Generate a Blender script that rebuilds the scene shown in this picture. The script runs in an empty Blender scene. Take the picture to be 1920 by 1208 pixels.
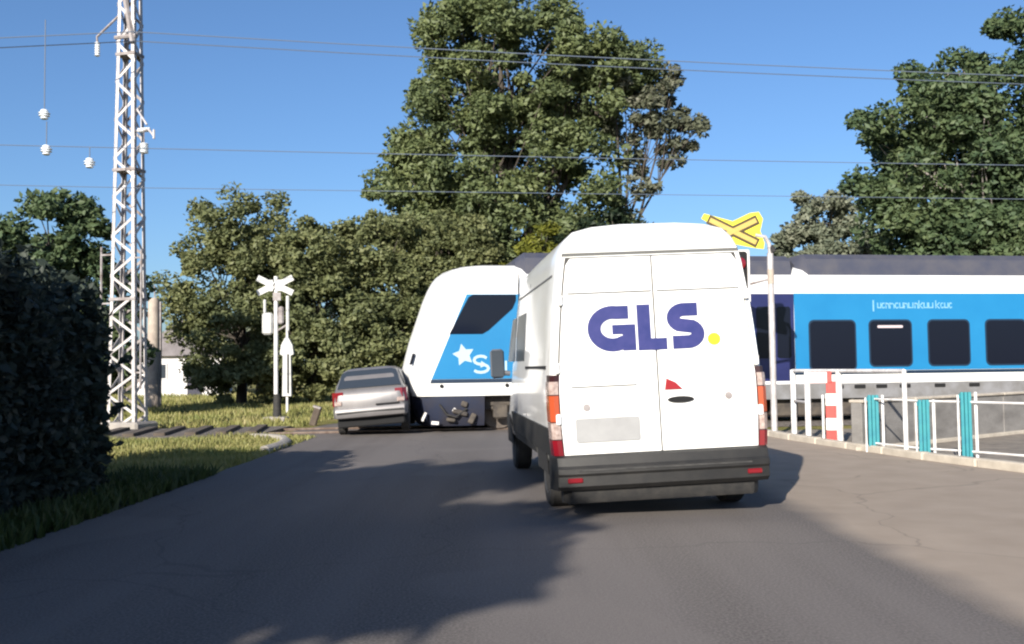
import bpy, math, random
import numpy as np
from mathutils import Vector, Matrix
R = math.radians
SC = bpy.context.scene
COL = SC.collection

# ---------------------------------------------------------------- camera, sky, sun, exposure
cam_d = bpy.data.cameras.new('camera')
cam_d.sensor_width = 36.0
cam_d.lens = 33.75
cam_d.clip_start, cam_d.clip_end = 0.05, 4000
cam = bpy.data.objects.new('camera', cam_d); COL.objects.link(cam)
cam.matrix_world = Matrix.Translation((0, 0, 1.4)) @ Matrix.Rotation(R(90 + 2.74), 4, 'X') @ Matrix.Rotation(R(-0.7), 4, 'Z')
SC.camera = cam

SUN_EL, SUN_AZ = 23.0, 22.0            # light travels forward and 22 degrees to the right
w = bpy.data.worlds.new('World'); SC.world = w; w.use_nodes = True
nt = w.node_tree; nt.nodes.clear()
sk = nt.nodes.new('ShaderNodeTexSky'); sk.sky_type = 'NISHITA'; sk.sun_disc = False
sk.sun_elevation = R(SUN_EL); sk.sun_rotation = R(180 + SUN_AZ)
sk.altitude = 200; sk.air_density = 1.0; sk.dust_density = 1.5; sk.ozone_density = 6.4
bg = nt.nodes.new('ShaderNodeBackground'); bg.inputs['Strength'].default_value = 0.08
wo = nt.nodes.new('ShaderNodeOutputWorld')
nt.links.new(sk.outputs[0], bg.inputs[0]); nt.links.new(bg.outputs[0], wo.inputs[0])
sun_d = bpy.data.lights.new('sun', 'SUN'); sun_d.energy = 4.7; sun_d.angle = R(0.53); sun_d.color = (1.0, 0.93, 0.82)
sun = bpy.data.objects.new('sun', sun_d); COL.objects.link(sun)
ldir = Vector((math.sin(R(SUN_AZ)) * math.cos(R(SUN_EL)), math.cos(R(SUN_AZ)) * math.cos(R(SUN_EL)), -math.sin(R(SUN_EL))))
sun.rotation_euler = ldir.to_track_quat('-Z', 'Y').to_euler()
sun.location = (-20, -50, 40)
SC.view_settings.view_transform = 'Standard'; SC.view_settings.look = 'None'
SC.view_settings.exposure = 1.0; SC.view_settings.gamma = 1.0
SC.view_settings.use_curve_mapping = False
SC.render.engine = 'CYCLES'
SC.cycles.max_bounces = 6; SC.cycles.diffuse_bounces = 3; SC.cycles.transparent_max_bounces = 4
SC.cycles.use_denoising = True
SC.cycles.pixel_filter_type = 'BLACKMAN_HARRIS'; SC.cycles.filter_width = 2.2

# ---------------------------------------------------------------- materials
MATS = {}
def M(name, c1, c2=None, scale=4.0, rough=0.6, metal=0.0, bump=0.0, bscale=40.0, coat=0.0, spec=0.5, stretch=None, detail=5.0, lo=0.35, hi=0.65, rvar=0.0):
    if name in MATS: return MATS[name]
    m = bpy.data.materials.new(name); m.use_nodes = True
    t = m.node_tree; b = t.nodes['Principled BSDF']
    b.inputs['Roughness'].default_value = rough; b.inputs['Metallic'].default_value = metal
    b.inputs['Coat Weight'].default_value = coat; b.inputs['Coat Roughness'].default_value = 0.06
    b.inputs['Specular IOR Level'].default_value = spec
    b.inputs['Base Color'].default_value = (*c1, 1)
    tc = t.nodes.new('ShaderNodeTexCoord'); src = tc.outputs['Object']
    if stretch:
        mp = t.nodes.new('ShaderNodeMapping'); mp.inputs['Scale'].default_value = stretch
        t.links.new(src, mp.inputs[0]); src = mp.outputs[0]
    if c2 is not None:
        n = t.nodes.new('ShaderNodeTexNoise'); n.inputs['Scale'].default_value = scale; n.inputs['Detail'].default_value = detail
        n.inputs['Roughness'].default_value = 0.62
        t.links.new(src, n.inputs['Vector'])
        mr = t.nodes.new('ShaderNodeMapRange'); mr.inputs[1].default_value = lo; mr.inputs[2].default_value = hi
        t.links.new(n.outputs[0], mr.inputs[0])
        mx = t.nodes.new('ShaderNodeMix'); mx.data_type = 'RGBA'
        mx.inputs[6].default_value = (*c1, 1); mx.inputs[7].default_value = (*c2, 1)
        t.links.new(mr.outputs[0], mx.inputs[0]); t.links.new(mx.outputs[2], b.inputs['Base Color'])
        if rvar:
            m2 = t.nodes.new('ShaderNodeMapRange'); m2.inputs[3].default_value = rough; m2.inputs[4].default_value = rough + rvar
            t.links.new(mr.outputs[0], m2.inputs[0]); t.links.new(m2.outputs[0], b.inputs['Roughness'])
    if bump:
        n2 = t.nodes.new('ShaderNodeTexNoise'); n2.inputs['Scale'].default_value = bscale; n2.inputs['Detail'].default_value = 6
        t.links.new(src, n2.inputs['Vector'])
        bp = t.nodes.new('ShaderNodeBump'); bp.inputs['Strength'].default_value = bump; bp.inputs['Distance'].default_value = 0.02
        t.links.new(n2.outputs[0], bp.inputs['Height']); t.links.new(bp.outputs[0], b.inputs['Normal'])
    MATS[name] = m
    return m

def leaf_mat(name, cols, clump=0.35, trans=0.35):
    """leaf colour varies leaf by leaf and in larger patches of the same plant; some light passes through"""
    m = bpy.data.materials.new(name); m.use_nodes = True
    t = m.node_tree; b = t.nodes['Principled BSDF']; out = t.nodes['Material Output']
    b.inputs['Roughness'].default_value = 0.55; b.inputs['Specular IOR Level'].default_value = 0.3
    g = t.nodes.new('ShaderNodeNewGeometry'); tc = t.nodes.new('ShaderNodeTexCoord')
    n = t.nodes.new('ShaderNodeTexNoise'); n.inputs['Scale'].default_value = clump; n.inputs['Detail'].default_value = 3
    t.links.new(tc.outputs['Object'], n.inputs['Vector'])
    ma = t.nodes.new('ShaderNodeMath'); ma.operation = 'MULTIPLY_ADD'; ma.inputs[1].default_value = 0.5
    t.links.new(g.outputs['Random Per Island'], ma.inputs[0])
    m2 = t.nodes.new('ShaderNodeMath'); m2.operation = 'MULTIPLY_ADD'; m2.inputs[1].default_value = 1.6; m2.inputs[2].default_value = -0.55
    t.links.new(n.outputs[0], m2.inputs[0]); t.links.new(m2.outputs[0], ma.inputs[2])
    cr = t.nodes.new('ShaderNodeValToRGB'); e = cr.color_ramp.elements
    while len(e) < len(cols): e.new(0.5)
    for i, c in enumerate(cols):
        e[i].position = i / (len(cols) - 1); e[i].color = (*c, 1)
    t.links.new(ma.outputs[0], cr.inputs[0]); t.links.new(cr.outputs[0], b.inputs['Base Color'])
    tr = t.nodes.new('ShaderNodeBsdfTranslucent'); t.links.new(cr.outputs[0], tr.inputs[0])
    mx = t.nodes.new('ShaderNodeMixShader'); mx.inputs[0].default_value = trans
    t.links.new(b.outputs[0], mx.inputs[1]); t.links.new(tr.outputs[0], mx.inputs[2]); t.links.new(mx.outputs[0], out.inputs[0])
    return m

white_paint = M('van_white', (0.80, 0.80, 0.79), (0.74, 0.73, 0.70), 1.7, rough=0.28, coat=0.6)
van_plastic = M('van_grey_plastic', (0.010, 0.010, 0.0105), (0.019, 0.018, 0.017), 6, rough=0.62, bump=0.15, bscale=120)
black_rub = M('black_rubber', (0.012, 0.012, 0.013), (0.03, 0.028, 0.026), 9, rough=0.8)
dark_gap = M('dark_gap', (0.006, 0.006, 0.007), rough=0.9)
glass_dark = M('dark_glass', (0.006, 0.008, 0.016), rough=0.10, spec=0.25)
glass_car = M('car_glass', (0.028, 0.036, 0.048), rough=0.28, spec=0.5)
steel_rim = M('steel_rim', (0.35, 0.35, 0.36), (0.25, 0.25, 0.25), 8, rough=0.4, metal=0.8)
lens_red = M('red_lens', (0.26, 0.010, 0.014), rough=0.15, coat=0.5)
lens_dred = M('dark_red_lens', (0.16, 0.006, 0.012), rough=0.15, coat=0.5)
lens_amb = M('amber_lens', (0.36, 0.065, 0.025), rough=0.15, coat=0.5)
lens_clear = M('clear_lens', (0.25, 0.18, 0.16), (0.42, 0.34, 0.31), 30, rough=0.15, coat=0.5)
logo_navy = M('navy_print', (0.018, 0.024, 0.125), (0.034, 0.036, 0.15), 7, rough=0.4)
logo_yel = M('yellow_print', (0.62, 0.60, 0.02), rough=0.4)
plate_grey = M('blank_plate', (0.30, 0.30, 0.30), (0.26, 0.26, 0.26), 4, rough=0.5)
train_white = M('train_white', (0.76, 0.76, 0.75), (0.66, 0.65, 0.62), 0.9, rough=0.35, coat=0.3)
train_blue = M('train_blue', (0.009, 0.150, 0.335), (0.012, 0.168, 0.36), 0.8, rough=0.4, coat=0.2)
train_navy = M('train_navy', (0.012, 0.015, 0.07), (0.016, 0.02, 0.09), 1.5, rough=0.4, coat=0.2)
train_skirt = M('train_skirt_blue', (0.007, 0.013, 0.036), (0.016, 0.016, 0.026), 2.0, rough=0.6)
train_strip = M('train_dark_strip', (0.006, 0.02, 0.045), rough=0.5)
train_grey = M('train_grey', (0.20, 0.20, 0.21), (0.13, 0.125, 0.12), 2.2, rough=0.6)
train_roof = M('train_roof', (0.035, 0.04, 0.065), (0.06, 0.06, 0.075), 2.0, rough=0.7)
bogie_m = M('bogie_steel', (0.035, 0.03, 0.028), (0.085, 0.07, 0.055), 5, rough=0.8)
print_white = M('white_print', (0.34, 0.46, 0.54), rough=0.5)
silver = M('silver_paint', (0.20, 0.19, 0.19), (0.165, 0.155, 0.155), 2.0, rough=0.45, metal=0.35, coat=0.3)
galv = M('galvanised_steel', (0.50, 0.48, 0.48), (0.33, 0.30, 0.29), 3.0, rough=0.5, metal=0.15)
galv_d = M('weathered_steel', (0.30, 0.28, 0.28), (0.16, 0.13, 0.12), 4.0, rough=0.7)
insul = M('white_porcelain', (0.8, 0.82, 0.83), rough=0.15, coat=0.6)
wire_m = M('copper_wire', (0.10, 0.125, 0.17), rough=0.6)
post_conc = M('pale_concrete', (0.40, 0.34, 0.28), (0.27, 0.22, 0.19), 2.2, rough=0.9, bump=0.3, bscale=25)
rail_white = M('white_rail_paint', (0.74, 0.73, 0.72), (0.52, 0.49, 0.47), 6, rough=0.5)
turq = M('turquoise_paint', (0.016, 0.17, 0.22), (0.03, 0.23, 0.25), 5, rough=0.55)
red_paint = M('red_paint', (0.40, 0.035, 0.03), (0.30, 0.05, 0.04), 7, rough=0.5)
sign_yel = M('fluorescent_yellow', (0.62, 0.58, 0.03), (0.55, 0.50, 0.03), 3, rough=0.5)
sign_cream = M('sign_cream', (0.46, 0.33, 0.09), (0.40, 0.30, 0.07), 9, rough=0.5)
sign_dark = M('sign_outline', (0.05, 0.028, 0.006), rough=0.5)
sign_back = M('sign_grey_white', (0.48, 0.48, 0.47), (0.38, 0.38, 0.37), 6, rough=0.5)
conc = M('concrete', (0.34, 0.31, 0.27), (0.24, 0.22, 0.20), 1.6, rough=0.9, bump=0.4, bscale=30)
kerb_m = M('kerb_stone', (0.46, 0.41, 0.34), (0.33, 0.29, 0.24), 3, rough=0.9, bump=0.3, bscale=40)
wall_m = M('wall_render', (0.20, 0.19, 0.18), (0.13, 0.122, 0.115), 1.3, rough=0.9, bump=0.4, bscale=22, stretch=(1, 1, 2.5))
bark = M('bark', (0.085, 0.07, 0.055), (0.04, 0.033, 0.028), 5, rough=0.9, bump=0.6, bscale=14, stretch=(1, 1, 0.25))
bark_pale = M('pale_bark', (0.30, 0.27, 0.25), (0.16, 0.14, 0.13), 5, rough=0.9, bump=0.4, bscale=14)
house_w = M('house_render', (0.68, 0.66, 0.66), (0.56, 0.54, 0.54), 1.0, rough=0.9)
house_r = M('house_tile', (0.22, 0.20, 0.21), (0.15, 0.135, 0.14), 2.0, rough=0.85)
wood_m = M('old_wood', (0.06, 0.045, 0.035), (0.10, 0.08, 0.06), 4, rough=0.9)
ballast_m = M('ballast', (0.17, 0.145, 0.125), (0.07, 0.058, 0.05), 14, rough=0.95, bump=1.0, bscale=18)

def ground_material():
    m = bpy.data.materials.new('grass_soil'); m.use_nodes = True
    t = m.node_tree; b = t.nodes['Principled BSDF']; b.inputs['Roughness'].default_value = 0.95; b.inputs['Specular IOR Level'].default_value = 0.1
    tc = t.nodes.new('ShaderNodeTexCoord')
    n = t.nodes.new('ShaderNodeTexNoise'); n.inputs['Scale'].default_value = 0.35; n.inputs['Detail'].default_value = 7
    n2 = t.nodes.new('ShaderNodeTexNoise'); n2.inputs['Scale'].default_value = 9; n2.inputs['Detail'].default_value = 5
    for q in (n, n2): t.links.new(tc.outputs['Object'], q.inputs['Vector'])
    a = t.nodes.new('ShaderNodeMath'); a.operation = 'MULTIPLY_ADD'; a.inputs[1].default_value = 0.35
    t.links.new(n2.outputs[0], a.inputs[0]); t.links.new(n.outputs[0], a.inputs[2])
    cr = t.nodes.new('ShaderNodeValToRGB'); e = cr.color_ramp.elements
    e[0].position = 0.48; e[0].color = (0.085, 0.10, 0.022, 1)
    e[1].position = 0.88; e[1].color = (0.25, 0.20, 0.08, 1)
    x = e.new(0.66); x.color = (0.17, 0.155, 0.05, 1)
    t.links.new(a.outputs[0], cr.inputs[0]); t.links.new(cr.outputs[0], b.inputs['Base Color'])
    bp = t.nodes.new('ShaderNodeBump'); bp.inputs['Strength'].default_value = 0.8; bp.inputs['Distance'].default_value = 0.05
    t.links.new(n2.outputs[0], bp.inputs['Height']); t.links.new(bp.outputs[0], b.inputs['Normal'])
    return m

def road_material():
    """worn asphalt; towards the kerb on the right it is covered with pale dust"""
    m = bpy.data.materials.new('asphalt'); m.use_nodes = True
    t = m.node_tree; b = t.nodes['Principled BSDF']; b.inputs['Roughness'].default_value = 0.85; b.inputs['Specular IOR Level'].default_value = 0.25
    L = t.links.new
    tc = t.nodes.new('ShaderNodeTexCoord')
    def noise(s, d=6, st=None):
        n = t.nodes.new('ShaderNodeTexNoise'); n.inputs['Scale'].default_value = s; n.inputs['Detail'].default_value = d
        if st:
            mp = t.nodes.new('ShaderNodeMapping'); mp.inputs['Scale'].default_value = st
            L(tc.outputs['Object'], mp.inputs[0]); L(mp.outputs[0], n.inputs['Vector'])
        else: L(tc.outputs['Object'], n.inputs['Vector'])
        return n.outputs[0]
    def mr(src, a, b_, c=0.0, d=1.0):
        q = t.nodes.new('ShaderNodeMapRange'); q.inputs[1].default_value = a; q.inputs[2].default_value = b_; q.inputs[3].default_value = c; q.inputs[4].default_value = d
        L(src, q.inputs[0]); return q.outputs[0]
    def mix(f, c1, c2, mode='MIX'):
        q = t.nodes.new('ShaderNodeMix'); q.data_type = 'RGBA'; q.blend_type = mode
        L(f, q.inputs[0])
        for i, c in ((6, c1), (7, c2)):
            if isinstance(c, tuple): q.inputs[i].default_value = (*c, 1)
            else: L(c, q.inputs[i])
        return q.outputs[2]
    big = mr(noise(0.5, 5, (1, 0.35, 1)), 0.3, 0.7)
    col = mix(big, (0.106, 0.094, 0.089), (0.138, 0.122, 0.115))
    trk = mr(noise(1.3, 4, (1, 0.04, 1)), 0.42, 0.62)
    col = mix(trk, col, (0.088, 0.077, 0.072))
    pat = mr(noise(0.28, 3), 0.56, 0.585)
    col = mix(mr(pat, 0, 1, 0, 0.45), col, (0.15, 0.132, 0.123))
    grit = mr(noise(55, 4), 0.40, 0.68)
    col = mix(grit, col, (0.165, 0.148, 0.137)); 
    sp = t.nodes.new('ShaderNodeSeparateXYZ'); L(tc.outputs['Object'], sp.inputs[0])
    wob = t.nodes.new('ShaderNodeMath'); wob.operation = 'MULTIPLY_ADD'; wob.inputs[1].default_value = 0.55
    L(noise(0.9, 6), wob.inputs[0]); L(sp.outputs[0], wob.inputs[2])
    dust = mr(wob.outputs[0], 2.9, 3.25)
    gr2 = mr(noise(2.2, 6), 0.3, 0.7)
    dcol = mix(gr2, (0.265, 0.216, 0.172), (0.31, 0.256, 0.206))
    col = mix(dust, col, dcol)
    # worn wheel tracks and a few dark tar lines
    vor = t.nodes.new('ShaderNodeTexVoronoi'); vor.feature = 'DISTANCE_TO_EDGE'; vor.inputs['Scale'].default_value = 0.22
    wv = t.nodes.new('ShaderNodeVectorMath'); wv.operation = 'MULTIPLY_ADD'
    nz = t.nodes.new('ShaderNodeTexNoise'); nz.inputs['Scale'].default_value = 1.5; L(tc.outputs['Object'], nz.inputs['Vector'])
    wv.inputs[1].default_value = (0.7, 0.7, 0); L(nz.outputs[1], wv.inputs[0]); L(tc.outputs['Object'], wv.inputs[2]); L(wv.outputs[0], vor.inputs['Vector'])
    crack = mr(vor.outputs['Distance'], 0.0, 0.004, 0.30, 0.0)
    col = mix(crack, col, (0.04, 0.038, 0.036))
    L(col, b.inputs['Base Color'])
    bp = t.nodes.new('ShaderNodeBump'); bp.inputs['Strength'].default_value = 0.5; bp.inputs['Distance'].default_value = 0.01
    L(noise(90, 4), bp.inputs['Height']); L(bp.outputs[0], b.inputs['Normal'])
    return m

# ---------------------------------------------------------------- mesh helpers
class MB:
    def __init__(s): s.v = []; s.f = []
    def add(s, vs, fs):
        n = len(s.v); s.v += [tuple(p) for p in vs]; s.f += [tuple(i + n for i in f) for f in fs]; return s
    def box(s, c, d, rot=None, ch=0.0):
        """box of size d round c; ch cuts the edges by a chamfer"""
        hx, hy, hz = d[0] / 2, d[1] / 2, d[2] / 2
        m = rot if rot is not None else Matrix.Identity(3)
        c = Vector(c)
        if ch <= 0:
            vs = [m @ Vector((x, y, z)) + c for z in (-hz, hz) for x, y in ((-hx, -hy), (hx, -hy), (hx, hy), (-hx, hy))]
            return s.add(vs, [(3, 2, 1, 0), (4, 5, 6, 7), (0, 1, 5, 4), (1, 2, 6, 5), (2, 3, 7, 6), (3, 0, 4, 7)])
        rings = []
        for z, k in ((-hz, ch), (-hz + ch, 0), (hz - ch, 0), (hz, ch)):
            a, b = hx - k, hy - k
            e = ch if k == 0 else ch * 0.5
            rings.append([m @ Vector(p) + c for p in ((-a + e, -b, z), (a - e, -b, z), (a, -b + e, z), (a, b - e, z), (a - e, b, z), (-a + e, b, z), (-a, b - e, z), (-a, -b + e, z))])
        return s.loft(rings, True, True)
    def loft(s, rings, cap0=True, cap1=True):
        n = len(rings[0]); vs = [p for r in rings for p in r]; fs = []
        for i in range(len(rings) - 1):
            for j in range(n):
                k = (j + 1) % n
                fs.append((i * n + j, i * n + k, (i + 1) * n + k, (i + 1) * n + j))
        if cap0: fs.append(tuple(reversed(range(n))))
        if cap1: fs.append(tuple(range((len(rings) - 1) * n, len(rings) * n)))
        return s.add(vs, fs)
    def tube(s, pts, rad, n=8, caps=True):
        pts = [Vector(p) for p in pts]
        if not isinstance(rad, (list, tuple)): rad = [rad] * len(pts)
        rings = []; up = None
        for i, p in enumerate(pts):
            d = (pts[min(i + 1, len(pts) - 1)] - pts[max(i - 1, 0)]).normalized()
            if up is None: up = Vector((0, 0, 1)) if abs(d.z) < 0.9 else Vector((0, 1, 0))
            a = d.cross(up).normalized(); b = d.cross(a).normalized()
            rings.append([p + (a * math.cos(2 * math.pi * k / n) + b * math.sin(2 * math.pi * k / n)) * rad[i] for k in range(n)])
            up = -b if abs(d.dot(-b)) < 0.95 else None
        return s.loft(rings, caps, caps)
    def plate(s, pts, o, ux, uy, th):
        """flat polygon pts in the plane (o, ux, uy), th thick along ux x uy"""
        o, ux, uy = Vector(o), Vector(ux), Vector(uy); n = ux.cross(uy).normalized()
        a = [o + ux * x + uy * y for x, y in pts]
        return s.loft([a, [p + n * th for p in a]])
    def lathe(s, prof, o, axis='x', n=20):
        """profile of (distance along the axis, radius)"""
        rings = []
        for d, r in prof:
            ring = []
            for k in range(n):
                a = 2 * math.pi * k / n; c, q = r * math.cos(a), r * math.sin(a)
                p = (d, c, q) if axis == 'x' else (c, d, q) if axis == 'y' else (c, q, d)
                ring.append(Vector(o) + Vector(p))
            rings.append(ring)
        return s.loft(rings)
    def build(s, name, mat, parent=None, smooth=None, loc=None, rot=None):
        me = bpy.data.meshes.new(name); me.from_pydata([tuple(p) for p in s.v], [], s.f); me.update()
        import bmesh
        bm = bmesh.new(); bm.from_mesh(me); bmesh.ops.recalc_face_normals(bm, faces=bm.faces); bm.to_mesh(me); bm.free()
        if smooth:
            me.polygons.foreach_set('use_smooth', [True] * len(me.polygons)); me.set_sharp_from_angle(angle=R(smooth))
        me.materials.append(mat)
        return link(name, me, parent, loc, rot)

def link(name, data, parent=None, loc=None, rot=None):
    o = bpy.data.objects.new(name, data); COL.objects.link(o)
    if parent is not None: o.parent = parent
    if loc is not None: o.location = loc
    if rot is not None: o.rotation_euler = rot
    return o
def tag(o, label=None, cat=None, group=None, kind=None):
    for k, v in (('label', label), ('category', cat), ('group', group), ('kind', kind)):
        if v: o[k] = v
    return o
def thing(name, label, cat, loc=(0, 0, 0), rz=0.0, group=None):
    return tag(link(name, None, None, loc, (0, 0, rz)), label, cat, group)
def rrect(x0, x1, y0, y1, r, n=4):
    out = []
    for cx, cy, a0 in ((x1 - r, y0 + r, -90), (x1 - r, y1 - r, 0), (x0 + r, y1 - r, 90), (x0 + r, y0 + r, 180)):
        for k in range(n + 1):
            a = R(a0 + 90 * k / n); out.append((cx + r * math.cos(a), cy + r * math.sin(a)))
    return out
def stroke(pts, wd, cap=False):
    """a ribbon outline of width wd along a 2-D polyline"""
    P = [Vector((x, y)) for x, y in pts]; l = []; r = []
    for i, p in enumerate(P):
        d0 = (P[i] - P[i - 1]).normalized() if i else (P[1] - P[0]).normalized()
        d1 = (P[i + 1] - P[i]).normalized() if i < len(P) - 1 else d0
        n0, n1 = Vector((-d0.y, d0.x)), Vector((-d1.y, d1.x)); m = (n0 + n1).normalized()
        k = wd / 2 / max(0.4, m.dot(n0)); l.append(p + m * k); r.append(p - m * k)
    return l, r
def stroke_mesh(mb, pts, wd, o, ux, uy, th):
    l, r = stroke(pts, wd); o, ux, uy = Vector(o), Vector(ux), Vector(uy); n = ux.cross(uy).normalized()
    q = lambda p, h: o + ux * p.x + uy * p.y + n * h
    rings = [[q(a, 0), q(b, 0), q(b, th), q(a, th)] for a, b in zip(l, r)]
    mb.loft(rings)
def arc(cx, cy, rx, ry, a0, a1, n=14):
    return [(cx + rx * math.cos(R(a0 + (a1 - a0) * k / n)), cy + ry * math.sin(R(a0 + (a1 - a0) * k / n))) for k in range(n + 1)]

# ---------------------------------------------------------------- the setting
TSLOPE = 0.16                                   # the track runs right and slightly away
TYAW = math.atan(TSLOPE)
def track_y(x): return 22.40 + TSLOPE * (x + 2.3)   # centre line of the track

ground_m = ground_material(); asphalt = road_material()
g = MB(); g.add([(-1500, -400, -0.012), (1500, -400, -0.012), (1500, 2600, -0.012), (-1500, 2600, -0.012)], [(0, 1, 2, 3)])
tag(g.build('ground', ground_m), 'dry olive grass and bare soil around the crossing', kind='structure')

def kerb_x(y):                                   # right-hand edge of the paved area
    pts = [(-20, 9.5), (6, 8.6), (12.2, 6.43), (13.85, 5.94), (16.35, 5.42), (18.4, 5.05), (20.0, 4.95), (60, 4.95)]
    for (a, xa), (b, xb) in zip(pts, pts[1:]):
        if a <= y <= b: return xa + (xb - xa) * (y - a) / (b - a)
    return pts[-1][1]
rd = MB(); ys = [-20, -8, 0, 3, 6, 8, 10, 12, 13, 14, 15, 16, 17, 18, 19, 20, 21.2]
rnd = random.Random(4)
vs = []
for y in ys: vs += [(-4.1 + rnd.uniform(-0.05, 0.05) - (0.25 * max(0, y - 17)), y, 0.0), (kerb_x(y), y, 0.0)]
rd.add(vs, [(2 * i, 2 * i + 1, 2 * i + 3, 2 * i + 2) for i in range(len(ys) - 1)])
tag(rd.build('road', asphalt), 'grey asphalt road leading up to the level crossing', kind='structure')
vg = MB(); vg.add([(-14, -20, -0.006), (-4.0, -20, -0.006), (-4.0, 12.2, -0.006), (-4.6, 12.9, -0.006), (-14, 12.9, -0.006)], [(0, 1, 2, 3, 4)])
tag(vg.build('verge', M('verge_shade_soil', (0.030, 0.036, 0.016), (0.055, 0.052, 0.028), 3.0, rough=0.95, bump=0.8, bscale=12)), 'verge soil under the hedge, coloured dark for the shade there', kind='structure')  # soil colour darkened to imitate the shade along the hedge
# the carriageway goes on behind the track and bends away to the right
r2 = MB(); r2.add([(-5.2, 21.206, 0.0), (4.95, 21.206, 0.0), (4.95, 26, 0), (9, 31, 0), (30, 34, 0), (30, 41, 0), (4, 37, 0), (-3.2, 29.5, 0), (-4.8, 25, 0)], [tuple(range(9))])
tag(r2.build('road', asphalt), 'short stretch of road behind the railway track', kind='structure')

# ballast, sleepers and rails left of the crossing and behind the platform wall
bed = MB()
for x0, x1 in ((-120, -5.4), (5.1, 140)):
    y0, y1 = track_y(x0), track_y(x1)
    bed.add([(x0, y0 - 1.9, -0.004), (x1, y1 - 1.9, -0.004), (x1, y1 + 1.9, -0.004), (x0, y0 + 1.9, -0.004),
             (x0, y0 - 1.5, 0.06), (x1, y1 - 1.5, 0.06), (x1, y1 + 1.5, 0.06), (x0, y0 + 1.5, 0.06)],
            [(4, 5, 6, 7), (0, 1, 5, 4), (1, 2, 6, 5), (2, 3, 7, 6), (3, 0, 4, 7)])
bedo = tag(bed.build('track_bed', ballast_m), 'brown stone ballast of the railway track', kind='structure')
sl = MB().box((0, 0, 0), (0.24, 2.5, 0.10), ch=0.015)
slo = sl.build('sleeper', wood_m, bedo); first = True
for k in range(16):
    x = -5.8 - 0.62 * k
    o = slo if first else slo.copy()
    if not first: COL.objects.link(o)
    first = False
    o.location = (x, track_y(x), 0.075); o.rotation_euler = (0, 0, TYAW)
for s in (-0.7175, 0.7175):
    rl = MB(); p = []
    for x in (-120, 140): p.append([(x, track_y(x) + s + a, z) for a, z in ((-0.06, -0.1), (0.06, -0.1), (0.06, -0.02), (0.036, 0.0), (0.036, 0.03), (-0.036, 0.03), (-0.036, 0.0), (-0.06, -0.02))])
    rl.loft(p); ro = rl.build('rail', M('rail_steel', (0.22, 0.17, 0.14), (0.12, 0.08, 0.06), 6, rough=0.5, metal=0.5), bedo)
    ro.location.z = 0.02 + 0.0
# kerb on the right
kb = tag(link('kerb', None), 'pale kerb stones along the outer edge of the dusty pavement', kind='structure')
y = 1.0; i = 0
while y < 20.0:
    a, b = Vector((kerb_x(y), y, 0)), Vector((kerb_x(y + 0.98), y + 0.98, 0)); c = (a + b) / 2; d = b - a
    k = MB().box((0, 0, 0.03), (0.16, d.length, 0.16), ch=0.02)
    ang = math.atan2(-d.x, d.y)
    k.build('kerb_stone', kerb_m, kb, loc=(c.x + 0.08, c.y, rnd.uniform(-0.012, 0.008)), rot=(0, 0, ang + rnd.uniform(-0.006, 0.006)))
    y += 1.0
# dusty gravel outside the kerb
gv = MB(); vv = []
yy = [1, 6, 10, 12.2, 13.85, 15, 16.35, 18.4, 20, 20.55]
for y in yy: vv += [(kerb_x(y) + 0.14, y, -0.004), (kerb_x(y) + 26, y + 3.8 * (y / 20.55), -0.004)]
gv.add(vv, [(2 * i, 2 * i + 1, 2 * i + 3, 2 * i + 2) for i in range(len(yy) - 1)])
gravel_m = M('dusty_gravel', (0.24, 0.205, 0.165), (0.14, 0.12, 0.10), 3.0, rough=0.95, bump=0.8, bscale=30)
tag(gv.build('gravel_ground', gravel_m), 'dusty grey gravel behind the fence', kind='structure')

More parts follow.
